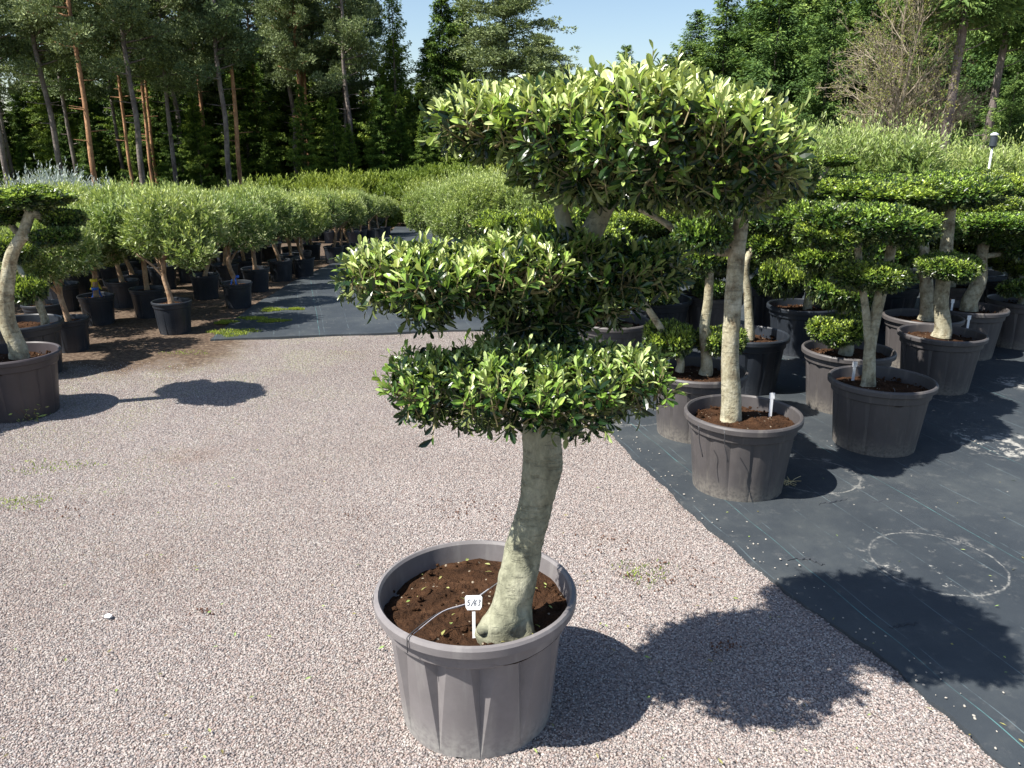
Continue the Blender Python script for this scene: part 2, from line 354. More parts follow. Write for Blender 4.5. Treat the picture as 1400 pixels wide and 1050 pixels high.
def mat_mat():
    m, t, b = mat('woven_ground_cloth', .62, .35)
    geo = N_(t, 'ShaderNodeNewGeometry').outputs['Position']
    n1 = noise(t, 1.3, 6, .7, geo); n2 = noise(t, 14, 5, .7, geo); n3 = noise(t, 170, 2, .6, geo)
    c = ramp(t, n1, [(.3, (0.022, 0.028, 0.035)), (.5, (0.034, 0.041, 0.048)), (.72, (0.060, 0.068, 0.071))])
    c = mix(t, math_(t, 'MULTIPLY', smooth(t, n2, .55, .78), .35), c, (.16, .16, .15))
    mp = N_(t, 'ShaderNodeMapping'); mp.inputs['Rotation'].default_value = (0, 0, R(-15)); t.links.new(geo, mp.inputs[0])
    sp = N_(t, 'ShaderNodeSeparateXYZ'); t.links.new(mp.outputs[0], sp.inputs[0])
    # printed guide threads every 0.22 m, one in four stronger
    wob = math_(t, 'MULTIPLY_ADD', noise(t, .6, 2, .5, geo), .05, -.025); u = math_(t, 'ADD', sp.outputs[0], wob)
    def lines(per, w_, off=0.):
        fr = math_(t, 'FRACT', math_(t, 'DIVIDE', math_(t, 'ADD', u, 50. + off), per)); d = math_(t, 'ABSOLUTE', math_(t, 'SUBTRACT', fr, .5))
        return math_(t, 'GREATER_THAN', d, .5 - w_ / per / 2)
    worn = smooth(t, noise(t, 5, 4, .7, geo), .42, .62)
    c = mix(t, math_(t, 'MULTIPLY', math_(t, 'MULTIPLY', lines(.22, .004), worn), .4), c, (.16, .22, .24))
    c = mix(t, math_(t, 'MULTIPLY', lines(.88, .004, .045), math_(t, 'MULTIPLY_ADD', worn, .4, .12)), c, (.12, .3, .3))
    # pale rings of lime and dust left where pots have stood
    nr = noise(t, 9, 5, .75, geo); nr2 = noise(t, 40, 4, .7, geo)
    for (x, y, r_, full) in RINGS:
        vm = N_(t, 'ShaderNodeVectorMath', operation='DISTANCE'); t.links.new(geo, vm.inputs[0]); vm.inputs[1].default_value = (x, y, float(gz(x, y)) + .006)
        d = math_(t, 'ADD', vm.outputs['Value'], math_(t, 'MULTIPLY_ADD', nr, .034, -.017))
        k = math_(t, 'MULTIPLY', smooth(t, math_(t, 'ABSOLUTE', math_(t, 'SUBTRACT', d, r_)),   .007, .0005), math_(t, 'MULTIPLY_ADD', smooth(t, nr2, .42, .62), .5, .08))
        halo = math_(t, 'MULTIPLY', smooth(t, math_(t, 'ABSOLUTE', math_(t, 'SUBTRACT', d, r_ + .01)), .07, .0), math_(t, 'MULTIPLY', smooth(t, nr, .52, .66), .45))
        k = math_(t, 'MAXIMUM', k, halo)
        if full:
            ins = math_(t, 'MULTIPLY', smooth(t, d, r_ + .01, r_ - .02), smooth(t, math_(t, 'MULTIPLY_ADD', nr2, .35, math_(t, 'MULTIPLY', nr, .65)), .64 - full * .2, .72 - full * .2)); k = math_(t, 'MAXIMUM', k, math_(t, 'MULTIPLY', ins, .9))
        c = mix(t, k, c, (.34, .33, .30))
    vo = N_(t, 'ShaderNodeTexVoronoi'); vo.inputs['Scale'].default_value = 16; t.links.new(geo, vo.inputs['Vector'])
    s = N_(t, 'ShaderNodeSeparateColor'); t.links.new(vo.outputs['Color'], s.inputs[0])
    k = math_(t, 'MULTIPLY', math_(t, 'GREATER_THAN', s.outputs[0], .8), math_(t, 'LESS_THAN', vo.outputs['Distance'], .07)); c = mix(t, math_(t, 'MULTIPLY', k, .7), c, (.4, .37, .32))
    t.links.new(c, b.inputs['Base Color'])
    wv = N_(t, 'ShaderNodeTexWave'); wv.inputs['Scale'].default_value = 90; t.links.new(mp.outputs[0], wv.inputs[0])
    bump(t, b, math_(t, 'ADD', math_(t, 'MULTIPLY', n2, .6), math_(t, 'MULTIPLY', math_(t, 'ADD', n3, wv.outputs[1]), .12)), .35, .01); return m

# ------------------------------------------------------------------ ground and cloths
ys = np.unique(np.concatenate([np.linspace(-30, 1, 12), np.linspace(1, 40, 118), np.linspace(40, 700, 20)]))
xs = np.unique(np.concatenate([np.linspace(-400, -20, 10), np.linspace(-20, 25, 60), np.linspace(25, 400, 10)]))
def sheet(mb, X, Y, dz=0.):
    Z = gz(X, Y) + dz; a, b = X.shape; i = np.arange(a - 1)[:, None] * b; j = np.arange(b - 1)[None]
    mb.add(np.stack([X, Y, Z], -1).reshape(-1, 3), np.stack([i + j, i + j + 1, i + b + j + 1, i + b + j], -1).reshape(-1, 4))
mb = MB(); X, Y = np.meshgrid(xs, ys); sheet(mb, X, Y); mb.obj('ground', M['ground'], None, kind='structure')

RPX = [(1280, 772, 170, .3), (1112, 652, 118, 0), (1298, 543, 66, .45), (1362, 607, 110, .68), (1398, 526, 60, .8), (868, 571, 80, .3)]
for (px, py, wpx, fu) in RPX:
    g = ground(px, py); RINGS.append((g[0], g[1], wpx / 2 * (CAM_H / -ray(px, py)[2]), fu))
M['cloth'] = mat_mat()
EDGE = [ground(*p) for p in [(1520, 1180), (1375, 1050), (1290, 975), (1205, 905), (1120, 843), (1020, 768), (950, 706), (880, 640), (822, 583)]]
EDGE = np.array([(e[0], e[1]) for e in EDGE] + [(.2, 5.6), (-.27, 7.06)])
EDGE = catmull(np.c_[EDGE, np.zeros(len(EDGE))], 14)[:, :2]; EDGE[:, 0] += .007 * np.sin(EDGE[:, 1] * 9) + .005 * np.sin(EDGE[:, 1] * 23 + 1) + .003 * np.sin(EDGE[:, 1] * 61)
def cloth(name, L0, x1, nx=46):
    """a sheet whose left border is the list of points L0 and whose right border lies at x1, hem turned down"""
    mb = MB(); n = len(L0); u = np.linspace(0, 1, nx) ** 1.6
    X = L0[:, :1] * (1 - u) + x1 * u; Y = L0[:, 1:] + 0 * X
    rip = .006 * np.sin(X * 9 + Y * 3) * np.sin(Y * 5 - X * 2)
    Z = gz(X, Y) + .012 + rip * np.minimum(u * 8, 1) + .004 * np.sin(Y * 17) * np.exp(-u * 30)
    i = np.arange(n - 1)[:, None] * nx; j = np.arange(nx - 1)[None]
    mb.add(np.stack([X, Y, Z], -1).reshape(-1, 3), np.stack([i + j, i + j + 1, i + nx + j + 1, i + nx + j], -1).reshape(-1, 4))
    hem = np.stack([X[:, 0], Y[:, 0], Z[:, 0]], -1); lo = hem - [.004, 0, .03]
    k = np.arange(n - 1)[:, None]; mb.add(np.vstack([hem, lo]), np.concatenate([k, k + 1, k + 1 + n, k + n], 1))
    return mb
m1 = cloth('x', EDGE, 13.)
m1.obj('ground_cloth', M['cloth'], None, True, kind='structure')
mb = MB(); vv = np.linspace(0, 1, 60); uu = np.linspace(0, 1, 60); U, V = np.meshgrid(uu, vv)
Xl = np.interp(V, [0, .2, .36, .62, 1], [-2.62, -2.9, -3.0, -3.6, -4.0]); X = Xl * (1 - U ** 1.2) + 13 * U ** 1.2
Y0 = 6.66 + .40 * np.clip((X + 2.62) / 2.35, 0, 1) + .02 * np.sin(X * 7); Y = Y0 * (1 - V) + 27.5 * V
Z = gz(X, Y) + .019 + .005 * np.sin(X * 6 + Y * 2) * np.sin(Y * 4); k = 60; i = np.arange(k - 1)[:, None] * k; j = np.arange(k - 1)[None]
mb.add(np.stack([X, Y, Z], -1).reshape(-1, 3), np.stack([i + j, i + j + 1, i + k + j + 1, i + k + j], -1).reshape(-1, 4))
hem = np.stack([X[0], Y[0], Z[0]], -1); kk = np.arange(k - 1)[:, None]; mb.add(np.vstack([hem - [0, .003, .035], hem]), np.concatenate([kk, kk + 1, kk + 1 + k, kk + k], 1))
mb.obj('ground_cloth_path', M['cloth'], None, True, kind='structure')

def edge_x(y): return np.interp(y, EDGE[:, 1], EDGE[:, 0])
# loose gravel as real stones near the camera (geometry nodes, nobody could count it)
def gravel():
    mb = MB(); xx = np.linspace(-3.6, 2.4, 201); yy = np.linspace(1.45, 6.2, 161); X, Y = np.meshgrid(xx, yy)
    sheet(mb, X, Y, .001); me = mb.mesh('gravel', M['stone'])
    d = np.clip((6.0 - Y) / 2.2, 0, 1) * np.where(X > edge_x(Y) - .012, 0, 1) * np.where(abs(X) < Y * .75 + .35, 1, 0)
    me.attributes['tint'].data.foreach_set('value', d.ravel().astype(float))
    o = link('gravel', me, kind='stuff', label='pinkish grey crushed gravel covering the open yard', cat='gravel')
    g = bpy.data.node_groups.new('gravel_scatter', 'GeometryNodeTree')
    g.interface.new_socket('Geometry', in_out='INPUT', socket_type='NodeSocketGeometry'); g.interface.new_socket('Geometry', in_out='OUTPUT', socket_type='NodeSocketGeometry')
    n = g.nodes.new; gi = n('NodeGroupInput'); go = n('NodeGroupOutput'); L = g.links.new
    dp = n('GeometryNodeDistributePointsOnFaces'); na = n('GeometryNodeInputNamedAttribute'); na.data_type = 'FLOAT'; na.inputs['Name'].default_value = 'tint'
    ma = n('ShaderNodeMath'); ma.operation = 'MULTIPLY'; ma.inputs[1].default_value = 21000; L(na.outputs['Attribute'], ma.inputs[0])
    L(gi.outputs[0], dp.inputs['Mesh']); L(ma.outputs[0], dp.inputs['Density'])
    ico = n('GeometryNodeMeshIcoSphere'); ico.inputs['Radius'].default_value = 1.; ico.inputs['Subdivisions'].default_value = 1
    sm = n('GeometryNodeSetMaterial'); sm.inputs['Material'].default_value = M['stone']; L(ico.outputs[0], sm.inputs[0])
    rr = n('FunctionNodeRandomValue'); rr.data_type = 'FLOAT_VECTOR'; rr.inputs[0].default_value = (-.4, -.4, 0); rr.inputs[1].default_value = (.4, .4, 6.28)
    rs = n('FunctionNodeRandomValue'); rs.data_type = 'FLOAT_VECTOR'; rs.inputs[0].default_value = (.0023, .0020, .0015); rs.inputs[1].default_value = (.0055, .0043, .0032); rs.inputs['Seed'].default_value = 3
    ip = n('GeometryNodeInstanceOnPoints'); L(dp.outputs['Points'], ip.inputs['Points']); L(sm.outputs[0], ip.inputs['Instance']); L(rr.outputs[0], ip.inputs['Rotation']); L(rs.outputs[0], ip.inputs['Scale'])
    L(ip.outputs[0], go.inputs[0])
    md = o.modifiers.new('scatter', 'NODES'); md.node_group = g
gravel()

# ------------------------------------------------------------------ pots
def pot_mesh(name, material, d=.586, h=.41, base=.45, flutes=14, rim=.032, depth=.010, notch=True, ledge=.004):
    mb = MB(); Rr = d / 2; Rb = base / 2; zc = h - rim * 1.1 - .045
    pf = [(Rr - .026, zc + .003), (Rr - .022, h - .045), (Rr - .018, h - .008), (Rr - .012, h), (Rr - .003, h - .002), (Rr + .002, h - .010), (Rr + .001, h - rim), (Rr - .005, h - rim - .004), (Rr - .016, h - rim - .005)]
    lathe(mb, pf, 64)
    # collar
    rc = Rr - .019; rt = Rr - .028 - ledge
    lathe(mb, [(rc, h - rim - .001), (rc - .003, zc + .004), (rc - .007, zc - .001), (rt - depth * 1.2, zc - .002)], 64)
    # fluted body, every flute a V groove that dies out downwards
    cols = []; per = 2 * pi / flutes
    rows = np.array([0, .018, .05, .3, .6, .85, 1.0]); V = []
    for z in rows:
        zz = z * zc; r0 = Rb + (rt - Rb) * z; gw = .26 * per * z + .006 * per; dp = depth * z
        for k in range(flutes):
            a0 = k * per; th = [a0 - gw * .75, a0, a0 + gw * 1.25]
            nxt = a0 + per - gw * .75 * 1.0
            rest = np.linspace(th[-1], nxt, 6)[1:-1]
            for j, a in enumerate(th + list(rest)):
                r = r0 - (dp if j == 1 else 0)
                if z <= .02 and j == 1: r = r0 - .001
                V.append([r * cos(a), r * sin(a), zz])
    n = flutes * 7; i = np.arange(len(rows) - 1)[:, None] * n; j = np.arange(n)[None]; j2 = (j + 1) % n
    Fq = np.stack([i + j, i + j2, i + n + j2, i + n + j], -1)
    if notch:
        keep = np.ones(Fq.shape[:2], bool)
        for k in range(0, flutes, 2): keep[0, k * 7 + 4] = False
        Fq = Fq[keep]
    mb.add(V, Fq.reshape(-1, 4))
    lathe(mb, [(Rb - .015, .004), (Rb - .018, .05), (rt - depth - .012, zc - .01)], 32)        # inner wall
    return mb.mesh(name, material, True, 28)
def soil_mesh(name, r, z, amp=.012, seed=0):
    mb = MB(); q = np.random.default_rng(seed); nr, na = 22, 56; V = [[0, 0, z + amp]]
    ph = q.uniform(0, 6, 12); 
    for i in range(1, nr + 1):
        for k in range(na):
            a = k / na * 2 * pi; rr = r * i / nr; x, y = rr * cos(a), rr * sin(a)
            b = sum(sin(x * f + ph[j]) * sin(y * f * 1.1 + ph[j + 4]) / (1 + j) for j, f in enumerate((9, 23, 51, 97)))
            V.append([x, y, z + amp * (b * .9 + .8 * (1 - (i / nr) ** 3)) + q.normal(0, amp * .12)])
    F3 = [[0, 1 + k, 1 + (k + 1) % na] for k in range(na)]
    i = np.arange(nr - 1)[:, None] * na + 1; j = np.arange(na)[None]; j2 = (j + 1) % na
    mb.add(V, [F3, np.stack([i + j, i + na + j, i + na + j2, i + j2], -1).reshape(-1, 4)])
    # clods
    ico_v, ico_f = ICO
    for _ in range(150):
        a = q.uniform(0, 2 * pi); rr = r * math.sqrt(q.uniform(0, .92)); s = q.uniform(.003, .011)
        mb.add(ico_v * s * q.uniform(.6, 1.2, 3) + [rr * cos(a), rr * sin(a), z + amp * .6], ico_f)
    return mb.mesh(name, M['soil'], False)
def ico():
    p = (1 + 5 ** .5) / 2; v = np.array([(-1, p, 0), (1, p, 0), (-1, -p, 0), (1, -p, 0), (0, -1, p), (0, 1, p), (0, -1, -p), (0, 1, -p), (p, 0, -1), (p, 0, 1), (-p, 0, -1), (-p, 0, 1)], float)
    f = np.array([(0, 11, 5), (0, 5, 1), (0, 1, 7), (0, 7, 10), (0, 10, 11), (1, 5, 9), (5, 11, 4), (11, 10, 2), (10, 7, 6), (7, 1, 8), (3, 9, 4), (3, 4, 2), (3, 2, 6), (3, 6, 8), (3, 8, 9), (4, 9, 5), (2, 4, 11), (6, 2, 10), (8, 6, 7), (9, 8, 1)])
    return norm(v), f
ICO = ico()

# ------------------------------------------------------------------ the large potted tree in front
POT_D = .586
rc_ = ray(650, 805); tt = (CAM_H - .405) / -rc_[2]; HP = np.array([rc_[0] * tt, rc_[1] * tt, 0.])
hero = thing('potted_tree', 'big cloud-pruned tree with three leafy tiers in a grey pot on the open gravel', 'potted tree', HP)
hm = pot_mesh('pot', M['pot_grey'], depth=.026, flutes=12, ledge=.010); link('pot', hm, hero, rot=(0, 0, R(5)))
link('soil', soil_mesh('soil', POT_D / 2 - .021, .347, .013, 3), hero)
def L_(p): return np.asarray(p, float) - HP
def ha(px, py, Y): return L_(at(px, py, Y))
trunk_pts = [ha(696, 872, 1.905), ha(697, 852, 1.905), ha(706, 800, 1.92), ha(717, 745, 1.94), ha(732, 690, 1.95), ha(741, 640, 1.95), ha(741, 590, 1.96), ha(742, 545, 1.98), ha(748, 490, 2.0), ha(760, 445, 2.0), ha(780, 390, 2.0)]
TP = catmull(trunk_pts, 12); n = len(TP); s = np.linspace(0, 1, n)
rad = np.interp(s, [0, .05, .1, .2, .32, .42, .5, .6, .7, .85, 1], [.075, .068, .056, .052, .049, .046, .052, .053, .052, .046, .036])
mb = MB(); tube(mb, TP, rad, 40, True, 0, .05, 1)
# knots and buttress roots
Vt = mb.v[0]
for (px, py, sx, amp) in [(735, 735, .02, .012), (690, 850, .03, .02), (672, 868, .025, .02), (735, 868, .02, .014), (745, 690, .016, .008), (700, 760, .013, .006), (724, 640, .02, -.004), (712, 835, .012, -.014), (722, 800, .02, .007), (660, 862, .03, .02), (708, 858, .018, -.02), (728, 862, .02, .012), (750, 620, .02, -.008), (718, 770, .01, .005)]:
    c = L_(at(px, py, 1.87)); d = np.linalg.norm(Vt[:n * 40] - c, axis=1); k = np.exp(-(d / (sx * 1.6)) ** 2)
    ctr = np.repeat(TP, 40, 0); Vt[:n * 40] += norm(Vt[:n * 40] - ctr) * (k * amp)[:, None]
q = rng.normal(0, .0009, (n * 40, 1)); Vt[:n * 40] += norm(Vt[:n * 40] - np.repeat(TP, 40, 0)) * q
for P, r0, r1 in [([ha(690, 845, 1.9), ha(668, 858, 1.86), ha(655, 862, 1.84)], .026, .012)]:
    tube(mb, catmull(P, 5), np.linspace(r0, r1, 11), 10, True, 0, .1)
def limb(P, r0, r1, sd=0, sides=10):
    Q = catmull(P, 6); tube(mb, Q, np.linspace(r0, r1, len(Q)), sides, True, 0, .08, sd)
limb([ha(752, 500, 2.0), ha(715, 460, 1.97), ha(690, 425, 1.95), ha(665, 395, 1.95), ha(630, 375, 1.93)], .034, .014)
limb([ha(690, 430, 1.95), ha(650, 405, 1.9), ha(580, 385, 1.86), ha(520, 375, 1.84)], .018, .006)
limb([ha(772, 410, 2.0), ha(788, 370, 2.0), ha(778, 330, 2.0), ha(768, 290, 2.0), ha(762, 250, 2.02), ha(700, 215, 2.05)], .03, .012)
limb([ha(780, 400, 2.0), ha(795, 350, 2.0), ha(815, 305, 2.0), ha(835, 275, 2.0), ha(880, 245, 1.98), ha(960, 225, 1.97)], .036, .014)
limb([ha(835, 275, 2.0), ha(860, 240, 1.93), ha(850, 200, 1.9)], .022, .008)
limb([ha(780, 410, 2.0), ha(820, 400, 2.05), ha(870, 390, 2.08), ha(915, 380, 2.1)], .022, .007)
limb([ha(880, 245, 1.98), ha(960, 265, 1.9), ha(1040, 262, 1.85), ha(1085, 255, 1.82)], .014, .005)
limb([ha(745, 560, 1.98), ha(700, 545, 1.85), ha(640, 535, 1.78), ha(580, 530, 1.76)], .018, .006)
limb([ha(745, 560, 1.98), ha(800, 545, 1.88), ha(860, 530, 1.85), ha(905, 525, 1.85)], .018, .006)
limb([ha(742, 565, 1.97), ha(735, 555, 1.82), ha(728, 550, 1.7)], .016, .006)
mb.obj('trunk', M['bark_pale'], hero, True)

def E(px, py, Y, rx, ry, rz): return (ha(px, py, Y), (rx, ry, rz))
HERO_PADS = [
    ('top', [E(672, 172, 2.02, .15, .18, .045), E(768, 180, 1.98, .18, .28, .085), E(880, 185, 1.95, .22, .34, .115), E(975, 205, 1.88, .17, .25, .105), E(1030, 232, 1.82, .07, .16, .08), E(850, 225, 1.98, .26, .3, .07)], 12500, .034, (.55, .95)),
    ('left', [E(525, 381, 1.88, .1, .14, .042), E(595, 384, 1.88, .14, .18, .05), E(690, 372, 1.93, .14, .2, .052), E(585, 416, 1.93, .06, .1, .028)], 13500, .031, (.5, .8)),
    ('right', [E(830, 372, 2.05, .15, .17, .05), E(895, 372, 2.08, .07, .12, .04), E(775, 355, 1.98, .1, .13, .04), E(765, 425, 1.98, .07, .10, .045), E(700, 432, 1.93, .05, .08, .03), E(825, 415, 2.02, .07, .1, .03)], 11500, .033, (.2, .5)),  # low leaf tints put this tier's shade into its colour
    ('low', [E(602, 528, 1.86, .12, .16, .055), E(690, 532, 1.78, .13, .19, .065), E(780, 532, 1.8, .15, .2, .058), E(855, 524, 1.84, .1, .15, .042), E(740, 505, 2.03, .24, .15, .05), E(745, 488, 1.92, .10, .12, .03)], 12500, .031, (.3, .8)),
]
single = []                                # leaves that are objects of their own
pad_objs = []
CAML = L_([0, 0, CAM_H])
for pi_, (nm, ells, dens, LL, tr_) in enumerate(HERO_PADS):
    r = np.random.default_rng(40 + pi_)
    P, Nn = surf(ells, dens * .095, r, (.86, 1.02), .5)
    up = np.array([0, 0, 1.]); n = len(P)
    w3 = np.sin(P[:, 0] * 31 + pi_) * np.sin(P[:, 1] * 27 + 1) + np.sin(P[:, 2] * 43 + P[:, 0] * 17 + 2) * .8 + r.normal(0, .35, n)
    kp = (w3 > -.75) | (Nn[:, 2] > .75); P, Nn, w3 = P[kp], Nn[kp], w3[kp]; n = len(P); P = P + Nn * (np.clip(w3, -1, 1.5) * .012)[:, None]
    upw = np.clip(Nn[:, 2:3], 0, 1)
    A = norm(Nn * (.75 - .35 * upw) + up * (.55 + .3 * upw) + r.normal(0, .28, (n, 3)))
    sl = r.uniform(.03, .06, n) * (1 + .9 * (r.uniform(0, 1, n) < .1))
    Pb = P - A * (sl * .45)[:, None]
    lp, ld, ln, ll, lf = sprig_leaves(Pb, A, 9, sl, LL, r)
    young = np.tile(r.uniform(0, 1, n), 9); hz = np.tile(Nn[:, 2], 9)
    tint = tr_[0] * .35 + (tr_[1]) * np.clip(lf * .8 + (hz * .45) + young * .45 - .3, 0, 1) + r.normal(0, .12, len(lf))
    tint = np.clip(tint, 0, 1)
    # older leaves inside the pad, darkened to paint in the shade there
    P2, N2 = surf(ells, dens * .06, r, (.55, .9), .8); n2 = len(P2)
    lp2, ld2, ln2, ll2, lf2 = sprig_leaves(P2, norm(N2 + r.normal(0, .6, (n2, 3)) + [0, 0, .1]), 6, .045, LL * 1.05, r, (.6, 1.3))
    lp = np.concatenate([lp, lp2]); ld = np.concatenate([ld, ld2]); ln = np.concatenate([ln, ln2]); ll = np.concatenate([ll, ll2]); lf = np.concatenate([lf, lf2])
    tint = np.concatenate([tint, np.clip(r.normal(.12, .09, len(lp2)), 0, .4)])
    ln = ln + r.normal(0, .45, ln.shape); ld = ld + r.normal(0, .13, ld.shape)
    ll = ll * r.uniform(.72, 1.22, len(ll)); wd = ll * r.uniform(.26, .38, len(ll))
    # pick the leaves that show largest: outermost, near side, long, broad to the camera
    Dn = norm(ld); Nm = norm(ln - Dn * (ln * Dn).sum(-1, keepdims=True)); vdir = norm(CAML - lp)
    score = ll * np.abs((Nm * vdir).sum(-1)) / np.linalg.norm(CAML - lp, axis=1) * np.where(lf > .6, 1, .6)
    ctr = ells[1][0]; score *= (.6 + ((lp - ctr) * vdir).sum(-1))
    cnt = [120, 70, 10, 95][pi_]; pick = np.zeros(len(lp), bool); pick[np.argsort(-score)[:cnt]] = True
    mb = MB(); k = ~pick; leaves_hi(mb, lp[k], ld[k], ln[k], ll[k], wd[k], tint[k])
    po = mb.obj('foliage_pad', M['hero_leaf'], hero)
    po['label'] = {'top': 'broad topmost tier with pale new leaves', 'left': 'middle tier reaching left', 'right': 'small shaded tier behind the trunk on the right', 'low': 'lowest tier round the trunk'}[nm]
    for i in np.where(pick)[0]: single.append((po, lp[i], Dn[i], Nm[i], ll[i], wd[i], tint[i]))
    # twigs
    tw = MB(); Pc = Pb - A * .0
    inner = np.array([c for c, s_ in ells])
    sticks(tw, Pb - A * .02, Pb + A * sl[:, None], .0017, .0011)
    for i in range(0, n, 3):
        if 1:
            j = np.argmin(np.linalg.norm(inner - Pb[i], axis=1)); c = inner[j] * .6 + Pb[i] * .4 - [0, 0, .02]
            mid = (c + Pb[i]) / 2 + r.normal(0, .012, 3)
            tube(tw, catmull([c, mid, Pb[i], Pb[i] + A[i] * sl[i] * .5], 3), np.linspace(.0045, .0016, 10), 4, False)
    tw.obj('twigs', M['twig'], po)
# the individual leaves: eight shared shapes
protos = {}
for ti in range(6):
    for wi in range(2):
        mb = MB(); leaves_hi(mb, np.zeros((1, 3)), np.array([[1., 0, 0]]), np.array([[0, 0, 1.]]), 1., (.34, .42)[wi], np.array([ti / 5 * .95]), .16 + .08 * wi)
        protos[ti, wi] = mb.mesh('leaf', M['hero_leaf'])
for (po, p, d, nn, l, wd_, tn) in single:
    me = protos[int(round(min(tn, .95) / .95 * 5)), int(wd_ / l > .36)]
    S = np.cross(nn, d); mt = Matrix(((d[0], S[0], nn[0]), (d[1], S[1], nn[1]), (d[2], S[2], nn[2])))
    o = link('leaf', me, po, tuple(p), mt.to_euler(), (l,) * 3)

# tie wire from the rim to the trunk, rim tie
mb = MB(); zr = .41
rim_l = L_(ground(560, 872, .405)); rim_l = rim_l / np.linalg.norm(rim_l[:2]) * (POT_D / 2); rim_l[2] = .41; 
wp = [rim_l * [1.02, 1.02, 1] - [0, 0, .045], rim_l * [1.018, 1.018, 1] - [0, 0, .01], rim_l * [.975, .975, 1] + [0, 0, .004], ha(600, 838, 1.885), ha(640, 826, 1.905), ha(672, 803, 1.92), ha(690, 790, 1.93)]
tube(mb, catmull(wp, 5), .0016, 5)
mb.obj('tie_wire', M['wire'], hero, True)
mb = MB(); ps = catmull([rim_l * [.93, .93, 1] - [0, 0, .004], ha(605, 837, 1.883), ha(640, 825, 1.903), ha(668, 806, 1.915)], 5) + [0, 0, .0022]; tube(mb, ps, .0011, 4); mb.obj('string', M['string'], hero, True)
mb = MB(); P0 = L_(ground(742, 755, .41)); tube(mb, catmull([P0 + [0, 0, .0], P0 + [-.002, -.008, -.02], P0 + [.004, -.006, -.06], P0 + [0, 0, -.09]], 4), .0016, 4); tube(mb, catmull([P0 + [.01, -.01, .004], P0 + [.014, -.008, -.03], P0 + [.022, -.008, -.05]], 4), .0014, 4)
mb.obj('rim_tie', M['wire'], hero, True)
mb = MB(); a = R(188); Rr = POT_D / 2; th = np.linspace(a - .05, a + .05, 5); V = np.concatenate([np.stack([(Rr + .005) * np.cos(th), (Rr + .005) * np.sin(th), np.full(5, z)], -1) for z in (.405, .375)]); V = np.vstack([V, V * [.99, .99, 1]])
mb.add(V, [[i, i + 1, i + 6, i + 5] for i in range(4)] + [[i + 15, i + 16, i + 11, i + 10] for i in range(4)]); mb.obj('rim_sticker', M['white'], hero)
# litter on the soil
mb = MB(); r = np.random.default_rng(5); n = 28; a = r.uniform(0, 2 * pi, n); q = .24 * np.sqrt(r.uniform(0, 1, n))
leaves_hi(mb, np.stack([q * np.cos(a), q * np.sin(a), np.full(n, .373)], -1), np.c_[r.normal(size=(n, 2)), r.uniform(0, .5, n)], np.c_[r.normal(0, .4, (n, 2)), np.ones(n)], r.uniform(.008, .026, n), r.uniform(.004, .01, n), r.uniform(.3, 1, n))
mb.obj('fallen_leaves', M['litter'], hero, kind='stuff')

# the plant label with its handwritten number
tagp = ground(648, 868, .352)
tl = thing('plant_label', 'white plastic plant label handwritten 5/63 in the soil of the big front pot', 'plant label', tagp)
def tag_shape(parent, H, W, HH, matl, strokes=True):
    mb = MB(); box(mb, (0, 0, H / 2 - .02), (.0085, .002, H + .02)); mb.obj('stake', matl, parent)
    c = H; o = np.array([(-W * .5, 0), (-W * .5, HH * .85), (-W * .42, HH), (W * .42, HH), (W * .5, HH * .85), (W * .5, 0), (W * .36, -HH * .12), (-W * .36, -HH * .12)]) * [1, 1]
    o[0] = (-W * .46, HH * .1); o[5] = (W * .46, HH * .1)
    mb = MB(); n = len(o); V = np.vstack([np.c_[o[:, 0], np.full(n, -.003), o[:, 1] + c], np.c_[o[:, 0], np.full(n, -.0005), o[:, 1] + c]])
    k = np.arange(n); mb.add(V, [k[None], (k[::-1] + n)[None], np.stack([k, k + n, (k + 1) % n + n, (k + 1) % n], -1)]); mb.obj('name_plate', matl, parent)
    return c
c = tag_shape(tl, .075, .048, .036, M['white'])
tl.rotation_euler = (R(-14), 0, R(2))
S5 = [[(.9, 1), (.3, 1), (.2, .58), (.6, .62), (.85, .38), (.6, .05), (.1, .08)]]
SS = [[(1.0, 1.1), (.55, .5), (.15, -.1)]]
S6 = [[(.85, .95), (.4, .7), (.18, .3), (.4, .02), (.75, .18), (.7, .42), (.3, .4)]]
S3 = [[(.2, .92), (.6, 1), (.85, .8), (.5, .55), (.85, .35), (.6, .02), (.15, .08)]]
mb = MB()
for gi, (G, x0) in enumerate(((S5, -.0195), (SS, -.0085), (S6, -.001), (S3, .009))):
    for st in G:
        pts = np.array([(x0 + u * .0088 + v * .0028, -.0034, .075 + .0085 + v * .0155) for u, v in st]); tube(mb, catmull(pts, 4), .00075, 5)
mb.obj('handwriting', M['ink'], tl)

